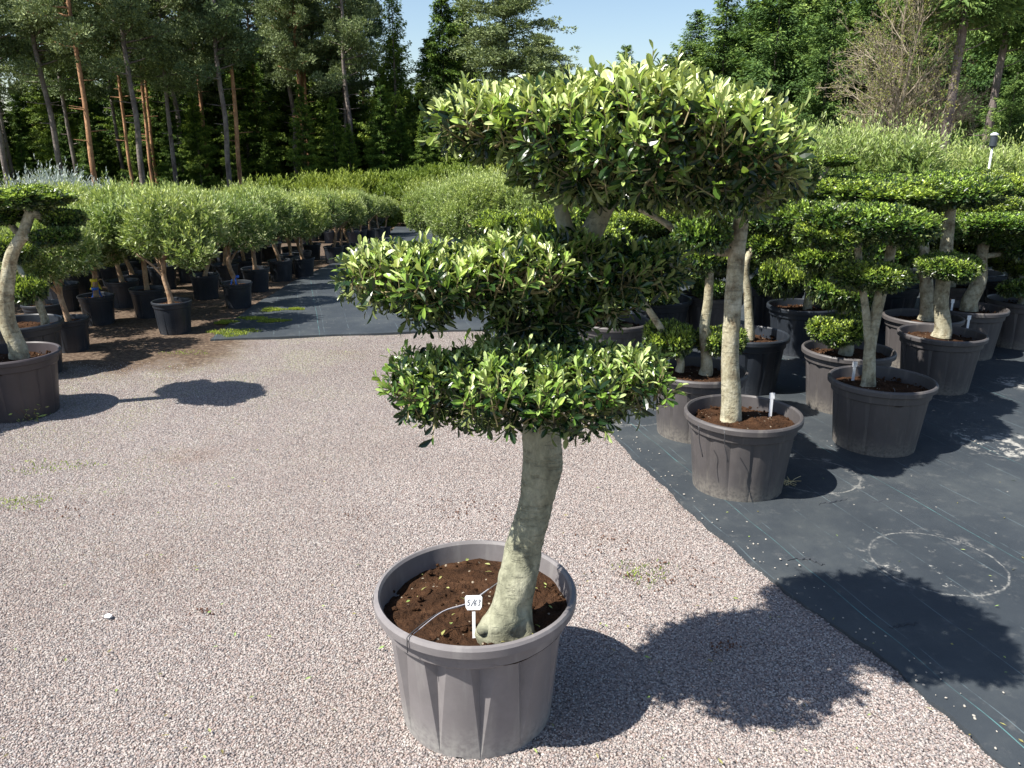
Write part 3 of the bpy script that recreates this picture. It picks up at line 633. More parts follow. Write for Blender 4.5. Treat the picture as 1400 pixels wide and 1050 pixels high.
# ------------------------------------------------------------------ clipped pads and background cloud-pruned trees
def pad_mesh(seed, L=.03, dens=2600, tr_=(.25, .85)):
    """a clipped pad 1 m across and 0.4 m thick in its own units (leaf size for a 0.6 m pad)"""
    r = np.random.default_rng(seed); ells = [((0, 0, 0), (.42, .42, .14))]
    for k in range(7):
        a = k * .9 + r.uniform(0, .5); q = r.uniform(.18, .32); ells.append(((q * cos(a), q * sin(a), r.uniform(-.06, .05)), (r.uniform(.16, .24), r.uniform(.16, .24), r.uniform(.09, .15))))
    P, Nn = surf(ells, dens * .36, r, (.85, 1.03), .4); n = len(P)
    A = norm(Nn * .7 + [0, 0, .45] + r.normal(0, .35, (n, 3)))
    lp, ld, ln, ll, lf = sprig_leaves(P - A * .03, A, 6, .05, L, r, (.4, 1.2))
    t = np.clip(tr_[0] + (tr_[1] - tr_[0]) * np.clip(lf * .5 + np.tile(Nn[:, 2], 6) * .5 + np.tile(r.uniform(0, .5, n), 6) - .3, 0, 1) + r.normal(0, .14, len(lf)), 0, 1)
    mb = MB(); leaves_lo(mb, lp, ld, ln + r.normal(0, .3, ln.shape), ll, ll * .45, t)
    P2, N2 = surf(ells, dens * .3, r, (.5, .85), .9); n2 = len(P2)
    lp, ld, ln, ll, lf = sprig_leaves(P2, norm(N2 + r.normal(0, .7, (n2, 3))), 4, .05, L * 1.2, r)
    leaves_lo(mb, lp, ld, ln, ll, ll * .5, np.clip(r.normal(.08, .06, len(lp)), 0, 1))  # innermost leaves tinted darkest, painting in the shade inside the pad
    # inner twigs
    for k in range(26):
        a = r.uniform(0, 2 * pi); q = r.uniform(.2, .46); tube(mb, [(0, 0, -.14), (q * cos(a) * .5, q * sin(a) * .5, -.09), (q * cos(a), q * sin(a), .0)], [.012, .008, .004], 4, False, .0)
    return mb.mesh('foliage_pad', M['pad_leaf'])
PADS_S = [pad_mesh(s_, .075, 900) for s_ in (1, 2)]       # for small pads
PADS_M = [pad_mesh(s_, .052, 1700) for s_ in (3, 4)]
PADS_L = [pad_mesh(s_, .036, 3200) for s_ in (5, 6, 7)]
M['pot_shaded'] = pot_mat('shade_darkened_plastic', (.045, .037, .040), (.10, .09, .085), .5, .5)  # left-edge pot: the shade on it is put into this dark colour
big_pots = {'dark': pot_mesh('pot', M['pot_shaded'], .56, .40, .43), 'grey': pot_mesh('pot', M['pot_grey2'], .56, .40, .43), 'black': pot_mesh('pot', M['pot_black'], .56, .40, .43), 'pale': pot_mesh('pot', M['pot_pale'], .4, .34, .32)}
soil_big = [soil_mesh('soil', .252, .335, .016, 11), soil_mesh('soil', .252, .34, .014, 12)]
soil_pale = soil_mesh('soil', .17, .28, .012, 13)
def tube_lr(mb, P, r, sides=12, wob=.08, sd=0):
    Q = catmull(P, 8); tube(mb, Q, np.interp(np.linspace(0, 1, len(Q)), np.linspace(0, 1, len(r)), r), sides, True, 0, wob, sd)
def cloud_tree(idx, label, pot, kind, stems, pads, group='cloud-pruned trees in big pots', tagc=None, barkm='bark_back', rotz=0.):
    px, py, wd_ = pot
    rr = ray(px, py); hh = .395
    g = ground(px, py, hh); loc = np.array([g[0], g[1], float(gz(0, g[1]))]); t = g[1] / rr[1]
    root = thing('potted_tree', label, 'potted tree', loc, 0, group)
    link('pot', big_pots[kind], root, rot=(0, 0, rotz)); link('soil', soil_pale if kind == 'pale' else soil_big[idx % 2], root, rot=(0, 0, idx))
    mb = MB()
    for si, (pts, r0, r1) in enumerate(stems):
        W = []
        for k, p in enumerate(pts):
            Yk = loc[1] + (p[2] if len(p) > 2 else 0.); W.append(at(p[0], p[1], Yk) - loc)
        if pts[0][1] > py - 40: W.insert(0, W[0] - [0, 0, .07])
        tube_lr(mb, W, [r0 * t * 1.25, r0 * t, (r0 + r1) / 2 * t, r1 * t], 14, .09, idx + si)
    # limbs from the stem into every pad
    tops = [at(p[0], p[1], loc[1] + (p[2] if len(p) > 2 else 0)) - loc for pts, _, _ in stems for p in pts[1:]]
    for k, (cx, cyy, rx, rz, dy) in enumerate(pads):
        c = at(cx, cyy, loc[1] + dy) - loc; j = min(tops, key=lambda q_: np.linalg.norm(q_ - (c - [0, 0, .08])))
        tube_lr(mb, [j, (j + c) / 2 - [0, 0, .02], c], [.026, .02, .012], 8, .08, k)
    mb.obj('trunk', M[barkm], root, True)
    for k, (cx, cyy, rx, rz, dy) in enumerate(pads):
        c = at(cx, cyy, loc[1] + dy) - loc; w_ = 2 * rx * t * (1.12 if 4 <= idx < 40 and idx != 9 else 1.0); r_ = random.Random(idx * 31 + k)
        me = r_.choice(PADS_S if w_ < .4 else PADS_M if w_ < .7 else PADS_L)
        sz = max(2.5 * rz * t / .40, .42 * w_ if idx < 40 else .26 * w_)
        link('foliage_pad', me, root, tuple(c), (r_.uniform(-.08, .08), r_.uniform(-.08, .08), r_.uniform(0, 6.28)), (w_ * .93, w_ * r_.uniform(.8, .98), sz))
    if tagc:
        for (tx, ty) in tagc:
            gp = ground(tx, ty, .36) - loc; mb = MB(); box(mb, (gp[0], gp[1], .395), (.016, .003, .10)); box(mb, (gp[0], gp[1], .455), (.026, .004, .03)); mb.obj('plant_label', M['white'], root)
    return root, loc
random.seed(3)
B1, l1 = cloud_tree(1, 'cloud-pruned tree in the weathered grey pot nearest to the camera on the black cloth', (1016, 563, 158), 'grey',
    [([(1000, 560), (998, 490), (1002, 420), (1006, 360), (1012, 310), (1020, 240)], 12, 9), ([(1010, 342, .05), (985, 345, .1), (945, 332, .1), (910, 305, .1), (875, 285, .1)], 5, 4)],
    [(960, 322, 46, 18, -.05), (1040, 240, 95, 36, .05), (880, 262, 60, 18, .15), (1010, 262, 60, 26, -.15)], tagc=[(1053, 566)], rotz=.2)
B2, l2 = cloud_tree(2, 'cloud-pruned tree with wide flat top tier in the second-nearest grey pot on the cloth', (1206, 518, 148), 'grey',
    [([(1188, 515), (1190, 470), (1200, 420), (1212, 370), (1222, 320)], 8, 6), ([(1189, 470), (1183, 420), (1176, 370), (1170, 310)], 5, 4)],
    [(1192, 378, 62, 17, -.1), (1185, 306, 104, 24, 0), (1130, 322, 45, 14, -.1), (1215, 268, 85, 15, .35)], tagc=[(1166, 520)], rotz=.5)
B3, l3 = cloud_tree(3, 'tall cloud-pruned tree with pale stem and dark high tier in the cloth\'s third pot', (1288, 455, 110), 'grey',
    [([(1289, 447), (1287, 410), (1291, 370), (1297, 310), (1303, 262)], 10, 6)],
    [(1298, 366, 47, 14, -.1), (1292, 262, 84, 20, 0), (1250, 285, 50, 12, .2)], tagc=[(1322, 452)])
cloud_tree(4, 'thick-stemmed tree in a grey pot partly hidden right behind the tall dark-tiered one', (1262, 432, 92), 'grey',
    [([(1268, 425), (1266, 385), (1262, 340), (1255, 280)], 9, 6)], [(1225, 268, 70, 14, .1), (1205, 345, 55, 20, .2), (1270, 315, 50, 14, .2)], tagc=[(1300, 428)])
cloud_tree(5, 'stout leaning tree in a brown-grey pot near the right edge', (1325, 420, 90), 'grey',
    [([(1326, 412), (1338, 385), (1342, 350), (1350, 312)], 10, 6)], [(1372, 305, 70, 14, .0), (1345, 318, 60, 15, .1), (1390, 338, 42, 16, .1), (1330, 285, 60, 14, .3)])
cloud_tree(6, 'tree with a low round pad over its soil, between the second and third cloth-side pots', (1160, 477, 118), 'grey',
    [([(1158, 470), (1155, 430), (1150, 390), (1140, 350)], 8, 6)], [(1148, 452, 43, 15, -.1), (1150, 400, 42, 22, 0), (1135, 345, 56, 18, .1), (1110, 300, 60, 20, .15)])
cloud_tree(7, 'small-stemmed tree in a black pot standing back behind the grey pots', (1098, 417, 86), 'black',
    [([(1105, 412), (1108, 375), (1104, 330), (1110, 290), (1120, 240)], 5, 4)], [(1070, 382, 34, 22, -.1), (1105, 295, 62, 22, 0), (1150, 260, 75, 16, .1), (1137, 220, 40, 7, .1)])
cloud_tree(8, 'shaded tree in a dark pot directly behind the nearest grey pot', (1022, 456, 90), 'black',
    [([(1025, 450), (1022, 400), (1020, 360), (1040, 320)], 6, 4)], [(1060, 330, 50, 18, .1), (1040, 300, 60, 20, .2), (985, 325, 45, 16, .2)])
cloud_tree(9, 'two-stemmed tree with bushy low growth, left of the nearest pot on the cloth', (955, 505, 118), 'grey',
    [([(966, 496), (963, 450), (968, 410), (972, 350)], 7.5, 5), ([(930, 492), (912, 462), (890, 428), (870, 400)], 5, 4)],
    [(915, 463, 42, 18, .05), (985, 466, 38, 16, .05), (872, 365, 62, 20, 0), (960, 350, 45, 18, .1)], tagc=[(913, 500)], rotz=.3)
cloud_tree(10, 'tree in a grey pot seen through the gap between the front tree\'s tiers', (838, 438, 90), 'grey',
    [([(838, 432), (840, 400), (846, 370), (850, 340)], 7, 5)], [(820, 408, 32, 14, -.1), (850, 350, 60, 22, 0), (800, 330, 55, 20, .1)], tagc=[(862, 436)])
cloud_tree(11, 'bushy clipped tree in a pale grey pot glimpsed behind the front tree\'s trunk', (722, 424, 42), 'pale',
    [([(722, 415), (722, 380), (720, 340)], 4, 3)], [(690, 308, 42, 14, .1), (745, 310, 45, 22, 0), (700, 345, 40, 16, 0)])
# further ones standing behind, on the right
for k, (px, py, kind, tp) in enumerate([(900, 408, 'black', 300), (975, 402, 'grey', 290), (1060, 390, 'black', 285), (1150, 396, 'grey', 262), (1215, 390, 'black', 255), (1300, 388, 'grey', 262), (1385, 384, 'black', 255), (1180, 372, 'black', 262), (1330, 372, 'grey', 250), (820, 385, 'black', 290), (1400, 410, 'grey', 290)]):
    pr = random.Random(k); dx = pr.uniform(-8, 8)
    cloud_tree(20 + k, 'cloud-pruned tree in the shaded ranks behind the big pots on the right', (px, py, 70), kind, [([(px, py - 4), (px + dx, (py + tp) / 2), (px - dx, tp + 20)], 6, 4)],
        [(px - 22 + dx, tp, 56, 15, 0), (px + 26, tp + 14, 50, 15, .15), (px - 12, tp + 44, 46, 15, -.1), (px + 18, tp + 74, 42, 14, 0), (px - 6, tp + 104, 26, 10, -.2)], group='cloud-pruned trees at the back on the right')
cloud_tree(40, 'cloud-pruned tree with a pale curved trunk in a shade-darkened pot at the left edge', (14, 482, 125), 'dark',
    [([(24, 474), (10, 440), (8, 400), (16, 350), (30, 322), (42, 290)], 10.5, 6)],
    [(30, 272, 74, 12, .0), (8, 294, 50, 10, .12), (76, 324, 36, 10, .04), (84, 298, 34, 10, .14)], tagc=None)
cloud_tree(42, 'added unseen cloud-pruned tree outside the left edge, placed to shade the left-edge pot', (-262, 530, 125), 'grey', [([(-262, 525), (-262, 480), (-250, 455)], 11, 8)], [(-125, 424, 82, 24, .55), (-165, 398, 85, 20, .6), (-150, 440, 70, 20, .4), (-290, 412, 90, 26, .1)])  # unseen tree added so that its pads shade the left-edge pot
cloud_tree(41, 'low clipped tree on a leaning stem in a black pot behind the pale curved trunk', (28, 440, 70), 'black',
    [([(60, 432), (50, 410), (42, 398)], 5, 4)], [(32, 396, 32, 14, 0), (15, 340, 40, 16, .2)])

# ------------------------------------------------------------------ olive standards in black pots
def small_pot():
    d, h, b = .33, .28, .25; mb = MB(); Rr, Rb = d / 2, b / 2
    lathe(mb, [(Rr - .02, h - .05), (Rr - .012, h - .004), (Rr - .006, h), (Rr, h - .004), (Rr, h - .018), (Rr - .008, h - .022), (Rr - .010, h - .05), (Rr - .016, h - .054), (Rb + .008, .05), (Rb, .0)], 36)
    lathe(mb, [(0.001, h - .055), (Rr - .02, h - .05)], 36)
    for k in range(10):
        a = k / 10 * 2 * pi; tube(mb, [((Rb + .004) * cos(a), (Rb + .004) * sin(a), .01), ((Rr - .02) * cos(a), (Rr - .02) * sin(a), h - .06)], .004, 4, False)
    return mb.mesh('pot', M['pot_black'], True, 35)
SP_ = small_pot()
soil_small = soil_mesh('soil', .14, .235, .008, 21)
def olive_crown(seed, rx=.40, rz=.36, zc=.82, L=.046, n_s=780, tall=.1, mat_='olive_leaf'):
    r = np.random.default_rng(seed); mb = MB()
    ells = [((r.normal(0, .1), r.normal(0, .1), zc + r.uniform(-.06, .06)), (rx * .75, rx * .75, rz * .8)) for _ in range(2)]
    for _ in range(5):
        a = r.uniform(0, 2 * pi); ells.append(((rx * .55 * cos(a), rx * .55 * sin(a), zc + r.uniform(-.5, .45) * rz), (rx * .5, rx * .5, rz * .5)))
    P, Nn = surf(ells, n_s / 2.2, r, (.7, 1.06), .8); n = len(P)
    A = norm(Nn * .6 + [0, 0, .65] + r.normal(0, .35, (n, 3)))
    sl = r.uniform(.06, .13, n) + tall * (Nn[:, 2] > .55) * r.uniform(0, 1, n) ** 3
    lp, ld, ln, ll, lf = sprig_leaves(P - A * .04, A, 11, sl, L, r, (.35, .95))
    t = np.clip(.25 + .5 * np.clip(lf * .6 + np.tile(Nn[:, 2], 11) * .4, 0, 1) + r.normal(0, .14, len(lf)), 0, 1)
    leaves_lo(mb, lp, ld, ln + r.normal(0, .4, ln.shape), ll, ll * .3, t)
    P2, N2 = surf(ells, n_s / 4, r, (.25, .7), 1.); n2 = len(P2)
    lp, ld, ln, ll, lf = sprig_leaves(P2, norm(N2 + r.normal(0, .7, (n2, 3))), 7, .08, L * 1.1, r)
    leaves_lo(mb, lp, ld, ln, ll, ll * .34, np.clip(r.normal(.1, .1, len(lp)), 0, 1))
    return mb.mesh('crown', M[mat_])
def olive_trunk(seed, top=.62, zs=.22, fork=True):
    r = np.random.default_rng(seed); mb = MB(); lean = r.uniform(-.09, .09, 2)
    P = [(0, 0, zs), (lean[0] * .3, lean[1] * .3, zs + .1), (lean[0], lean[1], (zs + top) / 2 + .06), (lean[0] * .7, lean[1] * .7, top)]
    tube_lr(mb, P, [.03, .024, .022, .02], 10, .12, seed)
    for k in range(5):
        a = r.uniform(0, 2 * pi); e = np.array([cos(a) * .2, sin(a) * .2, .2]); b = np.array(P[3]) if k > 1 else np.array(P[2])
        tube_lr(mb, [b, b + e * .45 + [0, 0, .02], b + e], [.016, .012, .006], 6, .1, k)
    return mb.mesh('trunk', M['bark_olive'], True)
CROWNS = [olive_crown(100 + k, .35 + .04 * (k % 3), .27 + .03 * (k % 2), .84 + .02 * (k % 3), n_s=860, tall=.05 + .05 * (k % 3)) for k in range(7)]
TRUNKS = [olive_trunk(200 + k) for k in range(5)]
def ribbon(root, m, z=.34, sx=.05):
    mb = MB(); r = random.Random(z)
    P = [(0, -.03, z), (.02, -.05, z - .02), (.03, -.06, z - .07), (.045, -.06, z - .1)]
    for s_ in (1, -1):
        Q = catmull([(p[0] * s_, p[1], p[2]) for p in P], 4); V = np.vstack([Q + [.01, 0, .006], Q - [.01, 0, .006]]); k = np.arange(len(Q) - 1)[:, None]; nq = len(Q)
        mb.add(V, np.concatenate([k, k + 1, k + 1 + nq, k + nq], 1))
    lathe(mb, [(.03, z - .012), (.033, z), (.03, z + .012)], 12)
    mb.obj('ribbon', M[m], root)
ol_count = 0
def olive(x, y, label, group, s=1., k=None):
    global ol_count
    k = ol_count if k is None else k; ol_count += 1; r = random.Random(ol_count * 7 + 1)
    o = thing('potted_olive_tree', label, 'potted olive', (x, y, float(gz(x, y))), r.uniform(0, 6.28), group, s * r.uniform(.95, 1.05))
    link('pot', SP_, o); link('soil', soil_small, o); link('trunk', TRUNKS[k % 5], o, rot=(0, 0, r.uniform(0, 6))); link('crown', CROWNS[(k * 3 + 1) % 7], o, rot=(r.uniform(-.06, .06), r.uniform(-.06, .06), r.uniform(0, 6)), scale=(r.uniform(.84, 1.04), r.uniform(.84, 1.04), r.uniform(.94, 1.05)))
    return o
GO = 'standard olives in black pots in the left block'
front = [(240, 448, 'young olive in a black pot standing forward alone by the gravel, left of the cloth', None),
         (327, 414, 'young olive with a blue ribbon on its stem beside the black cloth path', 'blue'),
         (100, 472, 'young olive in the black pot just behind the big left-edge pot', None),
         (137, 436, 'young olive with blue and yellow ribbons round its stem', 'yb'),
         (66, 452, 'young olive in a black pot half hidden between the left-edge tree and its neighbour', None),
         (206, 426, 'young olive in shade just behind and left of the forward lone one', None),
         (283, 402, 'forked pinkish-stemmed olive in a black pot left of the blue-ribboned one', None),
         (172, 413, 'young olive behind the yellow-ribboned one', None),
         (352, 392, 'young olive right behind the blue-ribboned one', None),
         (385, 378, 'young olive in the path-side row, second behind the blue-ribboned one', None),
         (414, 361, 'last olive of the near left block at the path side', None),
         (400, 368, 'olive next to the last of the near left block', None),
         (90, 418, 'pale-lit black pot olive deep between the stems on the left', None)]
used = []
for k, (px, py, lb, rb) in enumerate(front):
    g = ground(px, py + 6); o = olive(g[0], g[1], lb, GO, 1., k); used.append((g[0], g[1]))
    if rb: ribbon(o, 'blue', .34)
    if rb == 'yb': ribbon(o, 'yellow', .42)
for i in range(9):
    for j in range(11):
        x = -3.0 - .66 * i + random.uniform(-.1, .1); y = 7.4 + .72 * j + random.uniform(-.12, .12) + (i % 2) * .3
        if y > 14.6 or (i == 0 and y < 8.2): continue
        if min(math.hypot(x - a, y - b) for a, b in used) < .5: continue
        if abs(x) > .66 * y + .8: continue
        used.append((x, y)); olive(x, y, 'olive in a black pot in the crowded inner rows of the near left block', GO)
for i in range(9):
    for j in range(5):
        x = -4.05 - .62 * i + random.uniform(-.08, .08); y = 20.2 + .85 * j + random.uniform(-.1, .1)
        if i == 0 and j == 0: x += .1
        olive(x + j * .06, y, 'small olive in the far block at the end of the path, %s row over' % ORD[i], 'far block of olives', 1.02)

# large bushy olives behind
BUSH = [olive_crown(300 + k, .75, .6, .95, .06, 520, .4) for k in range(3)]
BTR = [olive_trunk(310 + k, .6, .0) for k in range(2)]
def bush(px, ytop, Y, s=1., label='', group=None, m=None, wide=1.):
    top = at(px, ytop, Y); g0 = float(gz(0, Y)); h = top[2] - g0; r = random.Random(int(px * 7 + Y)); sc = h / 1.66
    o = thing('bushy_olive_tree', label, 'olive bush', (top[0], Y, g0), r.uniform(0, 6), group)
    link('trunk', BTR[r.randint(0, 1)], o, scale=(1.4, 1.4, sc)); link('crown', BUSH[r.randint(0, 2)], o, scale=(sc * wide, sc * wide, sc))
for k, (px, yt, Y, wd_) in enumerate([(612, 250, 14.5, .9), (650, 238, 13, 1), (690, 240, 13, 1), (740, 250, 12.5, 1), (800, 245, 12.5, 1), (800, 250, 14.5, 1), (592, 246, 19, 1.), (635, 240, 18, 1.2), (680, 236, 17, 1.2)]):
    bush(px, yt, Y, 1, 'grey-green olive bush at mid distance, %s from the path in its %s row' % (ORD[k if k < 6 else k - 6], 'front' if k < 6 else 'rear'), 'olive bushes beyond the path', wide=wd_)
TALL = [(1115, 178, 10.5, 1), (1165, 172, 10.8, 1), (1215, 178, 10.3, 1), (1262, 208, 10.6, 1), (1310, 215, 10, 1), (1352, 205, 10.4, 1), (1395, 198, 10.2, 1), (1440, 195, 10.6, 1), (1060, 190, 10.8, 1), (1130, 190, 12.5, 1.1), (1200, 185, 12.8, 1.1), (1290, 205, 12.5, 1.1), (1370, 205, 12.7, 1.1), (1450, 205, 12.5, 1), (990, 215, 12, 1), (920, 225, 12, 1)]
TALL.sort(key=lambda q: (q[2] > 11.5, q[0])); nf_ = sum(q[2] < 11.5 for q in TALL)
for k, (px, yt, Y, wd_) in enumerate(TALL):
    bush(px, yt, Y, 1, 'tall feathery olive behind the cloud-pruned trees, %s from left of the %s rank' % ((ORD[k], 'nearer') if k < nf_ else (ORD[k - nf_], 'farther')), 'tall olives behind the cloud-pruned trees', wide=wd_)
# silvery shrub on the left, green hedge shrubs in front of the forest
SIL = olive_crown(401, .8, .55, .9, .09, 300, .5, 'silver_leaf')
for px, yt, Y in [(72, 224, 15.5), (28, 240, 15.2), (108, 240, 15.8)]:
    top = at(px, yt, Y); o = thing('silver_shrub', 'silvery blue-leaved shrub sticking up behind the left-edge tree', 'shrub', (top[0], Y, float(gz(0, Y))), px, 'silvery shrubs'); link('crown', SIL, o, scale=(.8, .8, (top[2] - float(gz(0, Y))) / 1.75)); link('trunk', BTR[0], o)
SHR = [olive_crown(410 + k, .9, .65, .75, .13, 200, .35, 'shrub_leaf') for k in range(3)]
for k, (px, yt, Y) in enumerate(sorted([(372, 230, 27), (405, 243, 28), (440, 228, 29), (485, 222, 29), (525, 226, 30), (565, 220, 31), (600, 214, 31), (640, 214, 31), (690, 212, 32), (350, 246, 29), (310, 258, 30), (460, 236, 27), (545, 240, 28), (590, 236, 27.5)])):
    top = at(px, yt, Y); g0 = float(gz(0, Y)); s_ = (top[2] - g0) / 1.75
    o = thing('green_shrub', 'bright green leafy shrub before the forest, %s counted from the hedge\'s left end' % ORD[k], 'shrub', (top[0], Y, g0), k, 'bright green shrubs before the forest'); link('crown', SHR[k % 3], o, scale=(s_ * 1.05, s_ * 1.05, s_)); link('trunk', BTR[k % 2], o)
g = at(500, 262, 24)
for k, px in enumerate([512, 522, 530]):
    top = at(px, 268, 24 + k * .4); g0 = float(gz(0, 24)); s_ = (top[2] - g0) / 1.75
    o = thing('purple_grey_shrub' if k == 0 else 'potted_grass_shrub', ['grey mauve rounded shrub at the end of the path', 'yellow-green upright shrub at the end of the path', 'second yellow-green upright shrub right at the end of the path'][k], 'shrub', (top[0], 24 + k * .4, g0)); link('crown', SIL if k == 0 else SHR[1], o, scale=(s_ * .7, s_ * .7, s_))

# ------------------------------------------------------------------ forest
def needles(mb, P, D, L, W, t, r):
    n = len(P); N = norm(r.normal(size=(n, 3)) + [0, -.3, .8]); leaves_lo(mb, P, D, N, L, W, t)
def spruce(seed, H=14., Rm=2.2, z0=.6, sparse=1., m='spruce', droop=.35, fl=.26, hg=1.):
    r = np.random.default_rng(seed); mb = MB(); PP, DD, TT, LL = [], [], [], []
    z = z0; lv = 0
    while z < H - .15:
        f = 1 - (z - z0) / (H - z0); Rb = Rm * (f ** .75) * r.uniform(.6, 1.15) + .12; nb = int((5 + 3 * f) * sparse) + 1
        for b in range(nb):
            a = r.uniform(0, 2 * pi); Lb = Rb * r.uniform(.6, 1.15); e = np.array([cos(a), sin(a), 0]); sd = np.array([-sin(a), cos(a), 0])
            dr = droop * r.uniform(.6, 1.4)
            nseg = max(int(Lb / .12), 3); u = np.linspace(.12, 1, nseg)
            C_ = np.array([0, 0, z]) + e * (u * Lb)[:, None] + np.array([0, 0, 1.]) * ((-dr * u * Lb + .22 * Lb * u ** 3))[:, None]
            mm = 10; Q = np.repeat(C_, mm, 0); uu_ = np.repeat(u, mm); side = r.choice([-1, 1], len(Q))
            wdt = (.32 * Lb * (1 - uu_ * .7))[:, None] * r.uniform(0, 1, (len(Q), 1)) * side[:, None]
            hang = (r.uniform(0, 1, len(Q)) ** 2 * .38 * hg * (1 - uu_ * .5))[:, None] * np.array([0, 0, 1.])
            Q = Q + sd * wdt + r.normal(0, .05, Q.shape) - np.array([0, 0, 1.]) * np.abs(wdt) * .35 - hang
            D = e * .6 + sd * side[:, None] * .6 + np.array([0, 0, 1.]) * r.uniform(-.9, .05, (len(Q), 1)) + r.normal(0, .2, Q.shape)
            PP.append(Q); DD.append(norm(D)); TT.append(np.clip(uu_ * .45 + r.uniform(-.1, .3, len(Q)) + r.uniform(-.12, .22), 0, 1)); LL.append(r.uniform(.6, 1.2, len(Q)) * fl)
        z += r.uniform(.26, .5) * (.55 + .6 * f)
    P = np.concatenate(PP); L = np.concatenate(LL); leaves_lo(mb, P, np.concatenate(DD), norm(r.normal(size=P.shape) * .6 + [0, 0, 1]), L, L * .36, np.concatenate(TT))
    return mb.mesh('crown', M[m]), H
def conifer_trunk(seed, H, r0, m, curve=.15, stubs=8, zst=(1.5, 6)):
    r = np.random.default_rng(seed); mb = MB(); z = np.linspace(0, H, 9); off = np.cumsum(r.normal(0, curve * .12, (9, 2)), 0); off[0] = 0
    tube_lr(mb, np.c_[off, z], [r0 * 1.2, r0, r0 * .8, r0 * .55, r0 * .25, .02], 9, .05, seed)
    for k in range(stubs):
        zz = r.uniform(*zst); a = r.uniform(0, 2 * pi); o = np.array([np.interp(zz, z, off[:, 0]), np.interp(zz, z, off[:, 1]), zz]); e = np.array([cos(a), sin(a), r.uniform(-.2, .4)]) * r.uniform(.4, 1.1)
        tube(mb, [o, o + e * .6, o + e + [0, 0, .08]], [.035, .02, .01], 4, False)
    return mb.mesh('trunk', M[m], True), off
def pine(seed, H=14., z0=6., Rm=2.1, dense=1.):
    r = np.random.default_rng(seed); mb = MB(); tb = MB(); lim = []
    nb = int(46 * dense)
    for k in range(nb):
        z = z0 + (H - z0) * (k + r.uniform(0, 1)) / nb; f = (z - z0) / (H - z0); Lb = Rm * (1 - f ** 2.2) * r.uniform(.45, 1.1) + .25
        if f < .12: Lb *= .8
        a = r.uniform(0, 2 * pi); e = np.array([cos(a), sin(a), r.uniform(-.05, .45)]); o = np.array([0, 0, z])
        P = [o, o + e * Lb * .5 + [0, 0, -.05], o + e * Lb]; lim.append((P, .05 * (1 - f * .6)))
        for c in range(int(7 * Lb / 1.2) + 3):
            q = r.uniform(.3, 1.05); cc = o + e * Lb * q + r.normal(0, .22 * Lb * .6 + .08, 3) * [1, 1, .5]
            s_ = r.uniform(.16, .38); n = int(70 * s_ / .3); u = norm(r.normal(size=(n, 3)) + [0, 0, .25]); Q = cc + u * s_ * [1, 1, .55] * r.uniform(.5, 1, (n, 1))
            L = r.uniform(.10, .2, n); leaves_lo(mb, Q, norm(u + [0, 0, .35] + r.normal(0, .3, u.shape)), r.normal(size=u.shape), L, L * .36, np.clip(.4 + r.normal(0, .2, n), 0, 1))
    cm = mb.mesh('crown', M['pine'])
    return cm, lim, H
def pine_set(seed, H, z0, Rm, dense, barkm, r0):
    cm, lim, H = pine(seed, H, z0, Rm, dense); r = np.random.default_rng(seed); mb = MB()
    z = np.linspace(0, H, 9); tube_lr(mb, np.c_[np.zeros(9), np.zeros(9), z] + np.c_[r.normal(0, .05, (9, 2)), np.zeros(9)] * (z[:, None] > 0), [r0 * 1.15, r0, r0 * .9, r0 * .7, r0 * .4, .03], 10, .05, seed)
    for P, rr in lim: tube_lr(mb, P, [rr, rr * .7, rr * .3], 5, .05)
    for k in range(7):
        zz = r.uniform(2.5, z0); a = r.uniform(0, 6.28); e = np.array([cos(a), sin(a), .1]) * r.uniform(.3, .9); tube(mb, [(0, 0, zz), (e[0], e[1], zz + e[2])], [.03, .01], 4, False)
    return cm, mb.mesh('trunk', M[barkm], True), H
PIN = [pine_set(500, 15, 5.6, 2.2, 1.0, 'bark_grey', .125), pine_set(501, 16, 6.6, 2.0, 1.0, 'bark_orange', .11), pine_set(502, 14, 5., 2.3, 1.1, 'bark_grey', .1), pine_set(503, 15, 7., 1.9, .9, 'bark_orange', .085)]
PINL = pine_set(504, 13, 2.6, 2.9, 1.7, 'bark_grey', .22)
SPR = [spruce(520, 14, 3.3), spruce(521, 13, 2.9, 1.0), spruce(522, 15, 3.6, 1.6, droop=.5), spruce(523, 12, 3.1, .3, droop=.2)]
SPT = [conifer_trunk(530 + k, 13.5, .14, 'bark_grey')[0] for k in range(2)]
SPARSE = spruce(540, 14, 2.6, 3.2, .45, 'spruce', .05, .24, 1.4)
LAR = [spruce(550, 14, 3.4, .8, .95, 'larch', -.05, .2, .8), spruce(551, 13, 3.0, .5, 1.0, 'larch', .05, .2, .8), spruce(552, 12, 3.6, .6, .8, 'larch', .1, .22, 1.2)]
GRN = -1.12
def tree(name, label, group, set_, px, Y, top=None, s=None, py=235, lean=None, trunk=None, cat='tree', sx=1.):
    p = at(px, py, Y); cm = set_[0]; H = set_[-1]
    if top is not None: s = (at(px, top, Y)[2] - GRN) / H
    r = random.Random(int(px * 13 + Y * 7)); o = thing(name, label, cat, (p[0], Y, GRN), r.uniform(0, 6.28), group, s)
    lr = (0, 0) if lean is None else lean
    if lean is not None: o.rotation_euler = (lean[1], lean[0], 0)
    tk = set_[1] if len(set_) == 3 else trunk or SPT[r.randint(0, 1)]
    tm = link('trunk', tk, o, scale=(1, 1, 1 if len(set_) == 3 else H / 13.8)); link('crown', cm, o, scale=(sx, sx, 1), rot=(0, 0, 0 if len(set_) == 3 else r.uniform(0, 6)))
    return o
GP = 'pines along the forest edge'
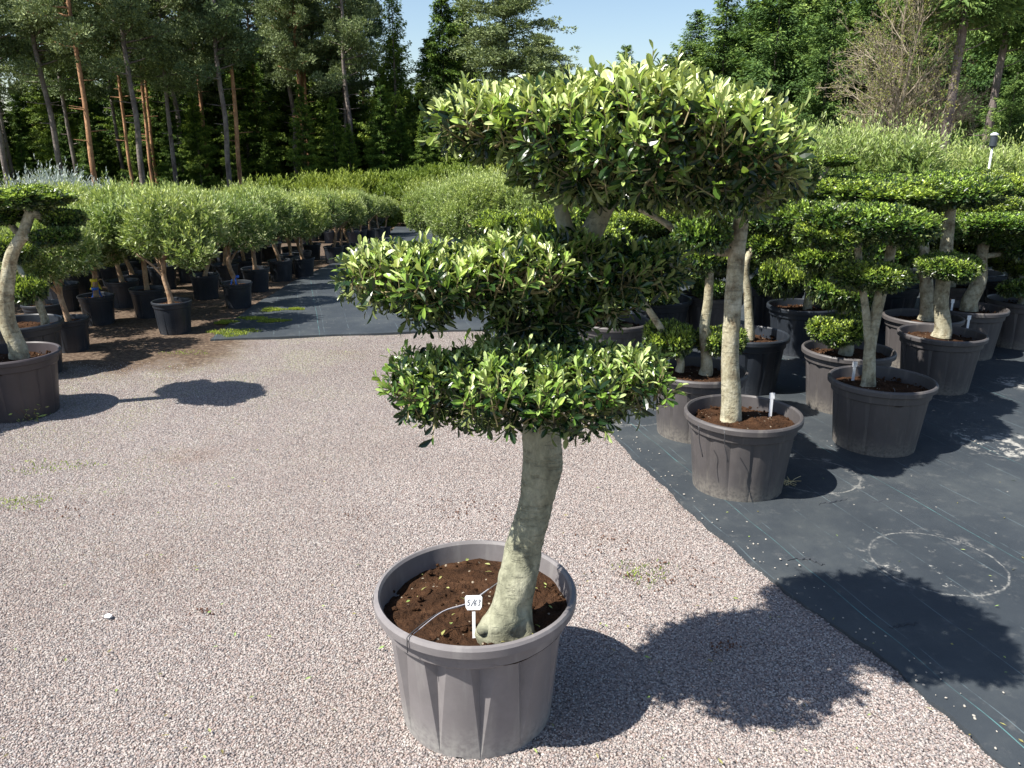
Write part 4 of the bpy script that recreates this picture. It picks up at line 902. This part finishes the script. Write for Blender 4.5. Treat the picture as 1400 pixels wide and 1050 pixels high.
pl = [(10, 40, 0, 'leftmost grey-trunked pine at the photo\'s edge', -.02), (85, 41, 0, 'grey pine leaning slightly left behind the silvery shrub', -.03), (129, 38, 1, 'thick orange-barked pine, stoutest of the left forest edge', -.0),
      (107, 47, 2, 'thin pine between the leaning grey one and the stout orange one', -.02), (181, 45, 3, 'slender dark pine just left of a grey pine pair', -.01), (194, 40, 0, 'straight grey-trunked pine right of the stout orange one', .01),
      (208, 46, 3, 'slender orange pine with a sunlit stem right of the straight grey one', .01), (240, 44, 2, 'pine with a dark forked upper stem', .02), (313, 43, 0, 'grey straight pine, left one of the close pair', .01),
      (328, 44, 1, 'orange straight pine, right one of the close pair', .01), (417, 50, 1, 'thin brown pine, left of a faint pair', 0.), (425, 51, 3, 'thin brown pine, right of a faint pair', .0), (482, 48, 0, 'tall grey pine with a long leafy crown against the sky', -.01)]
for px, Y, k, lb, ln_ in pl: tree('pine_tree', lb, GP, PIN[k], px, Y, s=[1.02, 1.0, 1.06, .98][k], py=240, lean=(ln_, 0))
tree('spruce_tree', 'thin sparse spruce whose pointed leader stands against the sky', None, SPARSE, 545, 50, top=-22)
tree('pine_tree', 'dense broad pine crown at the right end of the left forest', None, PINL, 690, 50, top=-60, sx=1.45)
tree('pine_tree', 'lower rounded pine at the forest corner beside the open sky', None, PINL, 738, 56, top=48, sx=1.6)
for px, Y, tp, lb in [(610, 50, -25, 'dense dark spruce left of the broad pine'), (635, 56, -10, 'spruce squeezed between the dense spruce and the broad pine'), (475, 54, 15, 'dark spruce behind the tall grey pine'), (525, 46, 110, 'bright green low spruce left of centre before the taller ones'), (580, 45, 150, 'low bushy spruce before the dense dark one'), (460, 47, 130, 'shorter spruce at the foot of the tall grey pine'), (625, 47, 120, 'mid-height spruce right of the low bushy one'), (228, 52, 70, 'yellowish green spruce between the left pine trunks'), (70, 55, 70, 'lit green spruce seen behind the leaning grey pine')]:
    tree('spruce_tree', lb, 'spruces in the left forest', SPR[int(px) % 4], px, Y, top=tp)
r = random.Random(11)
for k in range(58):
    px = -140 + k * 13.2 + r.uniform(-8, 8); Y = r.choice([53, 58, 63, 68, 74])
    tp = r.uniform(40, 130) if px < 640 else r.uniform(60, 110)
    if px < 80: tp = r.uniform(90, 150)
    if 340 < px < 385: tp = r.uniform(30, 60)
    if px > 640 and px < 800: tp = max(tp, 105)
    tree('spruce_tree', 'dark spruce deep inside the left forest', 'spruces deep in the left forest', SPR[k % 4], px, Y, top=tp, sx=1.25)
for k in range(16):
    px = -60 + k * 38 + r.uniform(-12, 12); tree('pine_tree', 'thin pine stem in the shade further into the left forest', 'shaded pines inside the left forest', PIN[k % 4], px, 50 + r.uniform(0, 12), s=1.1, py=240)
for k in range(14):
    px = -60 + k * 48 + r.uniform(-15, 15); tree('spruce_tree', 'young spruce in the forest understorey', 'understorey spruces', SPR[3 if k % 2 else 1], px, 46 + r.uniform(0, 6), top=r.uniform(110, 190))
# right forest
rl = [(850, 62, 60, 0, 'small larch standing alone by the gap of sky'), (905, 58, 72, 1, 'low broad larch next to the sky gap'), (940, 60, 40, 0, 'larch with a ragged top left of the tall pointed one'), (978, 56, 5, 1, 'pointed larch rising against the sky'), (1010, 58, 25, 0, 'bluish larch right of the pointed one'),
      (1045, 50, -20, 2, 'feathery larch with open branches'), (1115, 46, -30, 1, 'bright green larch left of the bare tree'), (1085, 55, -30, 0, 'dark stemmed larch behind the bright one'), (1165, 55, -60, 1, 'larch behind the bare tree, left'), (1215, 56, -60, 0, 'larch behind the bare tree, middle'), (1262, 54, -60, 2, 'larch behind the bare tree, right'),
      (1345, 48, -70, 2, 'bluish green larch right of the leaning trunk'), (1395, 44, -80, 1, 'larch at the right edge'), (1370, 38, 95, 2, 'low fresh green larch below the bluish one'), (1320, 55, -60, 1, 'dark larch between the leaning trunk and the bluish larch'), (1420, 40, 60, 0, 'larch cut by the right edge')]
for px, Y, tp, k, lb in rl: tree('larch_tree', lb, 'larches of the right forest', LAR[k], px, Y, top=tp - (28 if 930 < px < 1100 else 0), sx=1.45 if px < 1090 else 1.1)
for k in range(34):
    px = 800 + k * 21 + r.uniform(-8, 8); Y = r.choice([60, 66, 72, 78]); tp = np.interp(px, [800, 860, 900, 960, 1000, 1040, 1500], [112, 82, 78, 45, 20, -30, -70]) + r.uniform(-5, 15)
    tree('larch_tree', 'larch in the back rows of the right forest', 'back rows of the right forest', (LAR + SPR[:1])[k % 4], px, Y, top=tp, sx=1.4)
for k in range(12):
    px = 790 + k * 55; tree('spruce_tree', 'low spruce at the foot of the right forest', 'low spruces of the right forest', SPR[k % 4], px, 49 + r.uniform(0, 5), top=r.uniform(120, 160))
# the leaning bare trunks with their foliage high up
HIGH = spruce(560, 16, 3.6, 7.6, .9, 'larch', .1, .28, 1.); BIGT = [conifer_trunk(561, 13.8, .2, 'bark_grey', .04, 10, (2.5, 7))[0]]
tree('leaning_conifer_tree', 'tall conifer with a bare brown trunk leaning right beside the bare tree', None, HIGH, 1288, 33, s=1., py=205, lean=(.012, 0), trunk=BIGT[0])
tree('conifer_tree', 'dark-trunked conifer standing in shade right of the leaning trunk', None, HIGH, 1345, 40, s=1., py=200, lean=(.02, 0), trunk=BIGT[0])
# bare tree
def bare(seed, H):
    r = np.random.default_rng(seed); mb = MB(); SA, SB, S0, S1 = [], [], [], []
    def br(p, d, L, rad, depth):
        n = 5; P = [p]; dd = d
        for i in range(n): dd = norm(dd + r.normal(0, .09, 3) + [0, 0, .03]); P.append(P[-1] + dd * L / n)
        if depth < 2: tube(mb, P, np.linspace(rad, rad * .45, n + 1), 5, False, 0)
        else:
            rr_ = np.linspace(rad, rad * .45, n + 1); SA.extend(P[:-1]); SB.extend(P[1:]); S0.extend(rr_[:-1]); S1.extend(rr_[1:])
        if depth >= 4: return
        for k in range([14, 7, 5, 3][depth]):
            f = r.uniform(.18 if depth else .12, 1.); i = min(int(f * n), n - 1); q = P[i] + (P[i + 1] - P[i]) * (f * n - i)
            a = r.uniform(0, 2 * pi); u = norm(np.cross(dd, [cos(a), sin(a), .3])); nd = norm(norm(P[i + 1] - P[i]) * r.uniform(.6, 1.1) + u * r.uniform(.6, 1.) + [0, 0, .12])
            br(q, nd, L * (.62 if depth else .42) * r.uniform(.6, 1.1) * (1.15 - .5 * f), max(rad * .42, .0055), depth + 1)
    for k, (dx, dy) in enumerate([(-.12, 0), (.1, .1), (.02, -.12)]):
        br(np.array([dx, dy, 0]), norm(np.array([dx * 1.2, dy, 1])), H * r.uniform(.8, 1), .065, 0)
    sticks(mb, SA, SB, np.array(S0), np.array(S1)); return mb
bp = at(1215, 205, 34); bt = thing('bare_tree', 'leafless brown-twigged tree standing out before the right forest', 'tree', (bp[0], 34, GRN), 0)
bm = bare(9, 9.2); bm.obj('trunk', M['bark_twig'], bt)
allv = np.concatenate(bm.v); r9 = np.random.default_rng(3); sel = allv[r9.integers(0, len(allv), 9000)]; sel = sel[sel[:, 2] > 1.5]
mb = MB(); leaves_lo(mb, sel, r9.normal(size=sel.shape), r9.normal(size=sel.shape), r9.uniform(.05, .12, len(sel)), .05, r9.uniform(0, .9, len(sel)))
M['bud'] = leaf_mat('opening_buds', [(0, (.2, .16, .06)), (1, (.24, .32, .06))], None, .6, .2, .2); mb.obj('opening_buds', M['bud'], bt, kind='stuff')
for px, Y, k in [(1258, 34.5, 1)]:
    q = at(px, 205, Y); b2 = thing('bare_tree', 'thin bare-stemmed tree between the leafless tree and the leaning trunk', 'tree', (q[0], Y, GRN), 1.); bare(21, 5.5).obj('trunk', M['bark_twig'], b2)

# ------------------------------------------------------------------ small things
lp_ = at(1355, 212, 9.5); g0 = float(gz(0, 9.5)); H = at(1355, 181, 9.5)[2] - g0
lamp = thing('garden_lamp', 'small post lamp with a dark head above the olives on the right', 'lamp', (lp_[0], 9.5, g0))
mb = MB(); tube(mb, [(0, 0, 0), (0, 0, H - .16)], .012, 10); mb.obj('post', M['galv'], lamp, True)
mb = MB(); lathe(mb, [(.001, H - .17), (.025, H - .17), (.038, H - .15), (.038, H - .04), (.03, H - .035), (.001, H - .034)], 14); mb.obj('lamp_head', M['lamp_dark'], lamp, True, 30)
mb = MB(); lathe(mb, [(.001, H - .035), (.045, H - .032), (.045, H - .02), (.015, H), (.001, H)], 14); mb.obj('cap', M['galv'], lamp, True, 30)

# grass and moss tufts
def tufts(name, label, spots, n, hgt=(.01, .03), matn='grass'):
    mb = MB(); r = np.random.default_rng(len(name) + n)
    for (px, py, rx, ry) in spots:
        g = ground(px, py); t = g[1] / ray(px, py)[1]; rX = rx * t; rY = ry * t / .25
        a = r.uniform(0, 2 * pi, n); q = np.sqrt(r.uniform(0, 1, n)) * (1 + .25 * np.sin(a * 3 + px) + .15 * np.sin(a * 7))
        P = np.stack([g[0] + rX * q * np.cos(a), g[1] + rY * q * np.sin(a), np.full(n, g[2] + .008)], -1); D = np.c_[r.normal(0, .6, (n, 2)), np.ones(n)]
        leaves_lo(mb, P, D, r.normal(size=(n, 3)), r.uniform(*hgt, n), .005 if hgt[1] > .02 else .004, r.uniform(0, 1, n))
    return mb.obj(name, M[matn], None, kind='stuff', label=label, cat='moss')
tufts('moss_patches', 'bright yellow-green moss at the corner of the path cloth', [(320, 457, 30, 5), (345, 438, 17, 2.5), (310, 443, 14, 2), (372, 426, 14, 3), (372, 441, 20, 2.5), (405, 425, 10, 1.2)], 1500, (.015, .035))
tufts('weeds', 'sparse low weeds growing in the gravel on the left', [(40, 570, 26, 8), (255, 484, 34, 3), (70, 640, 60, 6), (880, 785, 40, 8), (30, 690, 40, 6)], 130, (.008, .022))
# one taller weed by the left pot
g = ground(42, 575); mb = MB(); r9 = np.random.default_rng(8); n = 60
P = np.stack([g[0] + r9.normal(0, .04, n), g[1] + r9.normal(0, .04, n), r9.uniform(0, .09, n)], -1); leaves_lo(mb, P, np.c_[r9.normal(0, 1, (n, 2)), r9.uniform(.1, 1, n)], r9.normal(size=(n, 3)), r9.uniform(.02, .04, n), .012, r9.uniform(.3, 1, n))
for k in range(6): tube(mb, [(g[0], g[1], 0), (g[0] + r9.normal(0, .04), g[1] + r9.normal(0, .04), .09)], .0015, 3, False)
mb.obj('weed', M['litter'], None, label='small upright weed in the gravel before the left-edge pot', cat='weed')
# fallen leaves on gravel and cloth
mb = MB(); r9 = np.random.default_rng(18); n = 170; py = r9.uniform(480, 1045, n); px = r9.uniform(0, 1400, n)
P = np.array([ground(a, b) for a, b in zip(px, py)]) + [0, 0, .016]; leaves_lo(mb, P, np.c_[r9.normal(size=(n, 2)), r9.normal(0, .15, n)], np.c_[r9.normal(0, .3, (n, 2)), np.ones(n)], r9.uniform(.01, .026, n), r9.uniform(.004, .009, n), r9.uniform(.2, 1, n))
mb.obj('fallen_leaves', M['litter'], None, kind='stuff', label='scattered small fallen leaves on the gravel and cloth', cat='leaves')
# pale grit on the cloth, mostly along its edge
mb = MB(); n = 0
for k in range(480):
    y = r9.uniform(1.6, 7.); x = edge_x(y) + (abs(r9.normal(0, .09)) if k % 3 == 0 else r9.uniform(.05, 4.2)) + .01
    if k % 3 and r9.uniform() > .22: continue
    s_ = r9.uniform(.0015, .0055); mb.add(ICO[0] * s_ * r9.uniform(.6, 1.3, 3) * [1, 1, .6] + [x, y, .0155 + s_ * .4], ICO[1])
mb.obj('loose_grit', simple('pale_grit', (.36, .33, .29), .9, .2, .25, 5), None, kind='stuff', label='pale grit scattered over the black cloth', cat='grit')
# dark crumbs of soil on the gravel
mb = MB()
for (cx, cyy, rx, ry, n) in [(640, 695, 60, 18, 90), (880, 790, 90, 26, 110), (990, 885, 25, 6, 40), (280, 838, 16, 5, 16), (820, 745, 70, 18, 40), (60, 700, 90, 14, 40), (480, 700, 20, 10, 20)]:
    for k in range(n):
        g = ground(cx + r9.normal(0, rx * .55), cyy + r9.normal(0, ry * .55)); s_ = r9.uniform(.0015, .0048); mb.add(ICO[0] * s_ * r9.uniform(.6, 1.3, 3) + [g[0], g[1], .008], ICO[1])
mb.obj('soil_crumbs', simple('crumb_soil', (.12, .06, .04), .95, .1, .3, 60), None, kind='stuff', label='reddish brown soil crumbs spilt on the gravel', cat='soil')
# white pebble in the gravel
g = ground(149, 846); mb = MB(); q = ICO[0] * [.016, .012, .009] * (1 + r9.normal(0, .08, (12, 1))); mb.add(q + [0, 0, .012], ICO[1]); mb.obj('white_stone', M['white'], None, loc=tuple(g), label='single white stone lying in the gravel at lower left', cat='stone')
# straw
g = ground(1075, 664); mb = MB()
for k in range(16):
    a = r9.uniform(0, pi); L = r9.uniform(.03, .075); c = np.array([g[0] + r9.normal(0, .02), g[1] + r9.normal(0, .015), .022]); d = np.array([cos(a), sin(a) * .6, r9.normal(0, .25)]) * L; tube(mb, [c - d, c + [0, 0, .008], c + d], .0012, 3, False)
mb.obj('straw_wisp', M['straw'], None, label='small wisp of dry straw by the nearest grey pot', cat='straw')
# string hanging over the rims of two back pots
for (root, loc, px, py) in ((B1, l1, 955, 583), (B1, l1, 990, 590), (B2, l2, 1222, 532)):
    g = ground(px, py, .40) - loc; mb = MB(); tube(mb, catmull([g + [0, .01, .004], g + [.0, -.012, -.004], g + [.008, -.004, -.07], g + [.03, -.0, -.15]], 4), .0022, 4); mb.obj('rim_string', M['wire'], root, True)
# wrinkles torn in the cloth, long dark folds
mb = MB()
for (a, b, c2) in (((1118, 692), (1140, 689), (1162, 685)), ((1075, 768), (1105, 768), (1128, 776)), ((1215, 862), (1235, 858), (1255, 856)), ((1180, 690), (1200, 690), (1222, 684))):
    P = np.array([ground(*p) for p in (a, b, c2)]) + [0, 0, .012]; Q = catmull(P, 6); Q[:, 1] += r9.normal(0, .006, len(Q)); tube(mb, Q, np.concatenate([np.linspace(.001, .005, len(Q) // 2), np.linspace(.005, .001, len(Q) - len(Q) // 2)]), 6)
mb.obj('cloth_folds', simple('dark_cloth_fold', (.035, .04, .048), .7, .3), None, kind='structure')
print('objects', len(bpy.data.objects), 'tris', sum(len(m.loops) - 2 * len(m.polygons) for m in bpy.data.meshes))
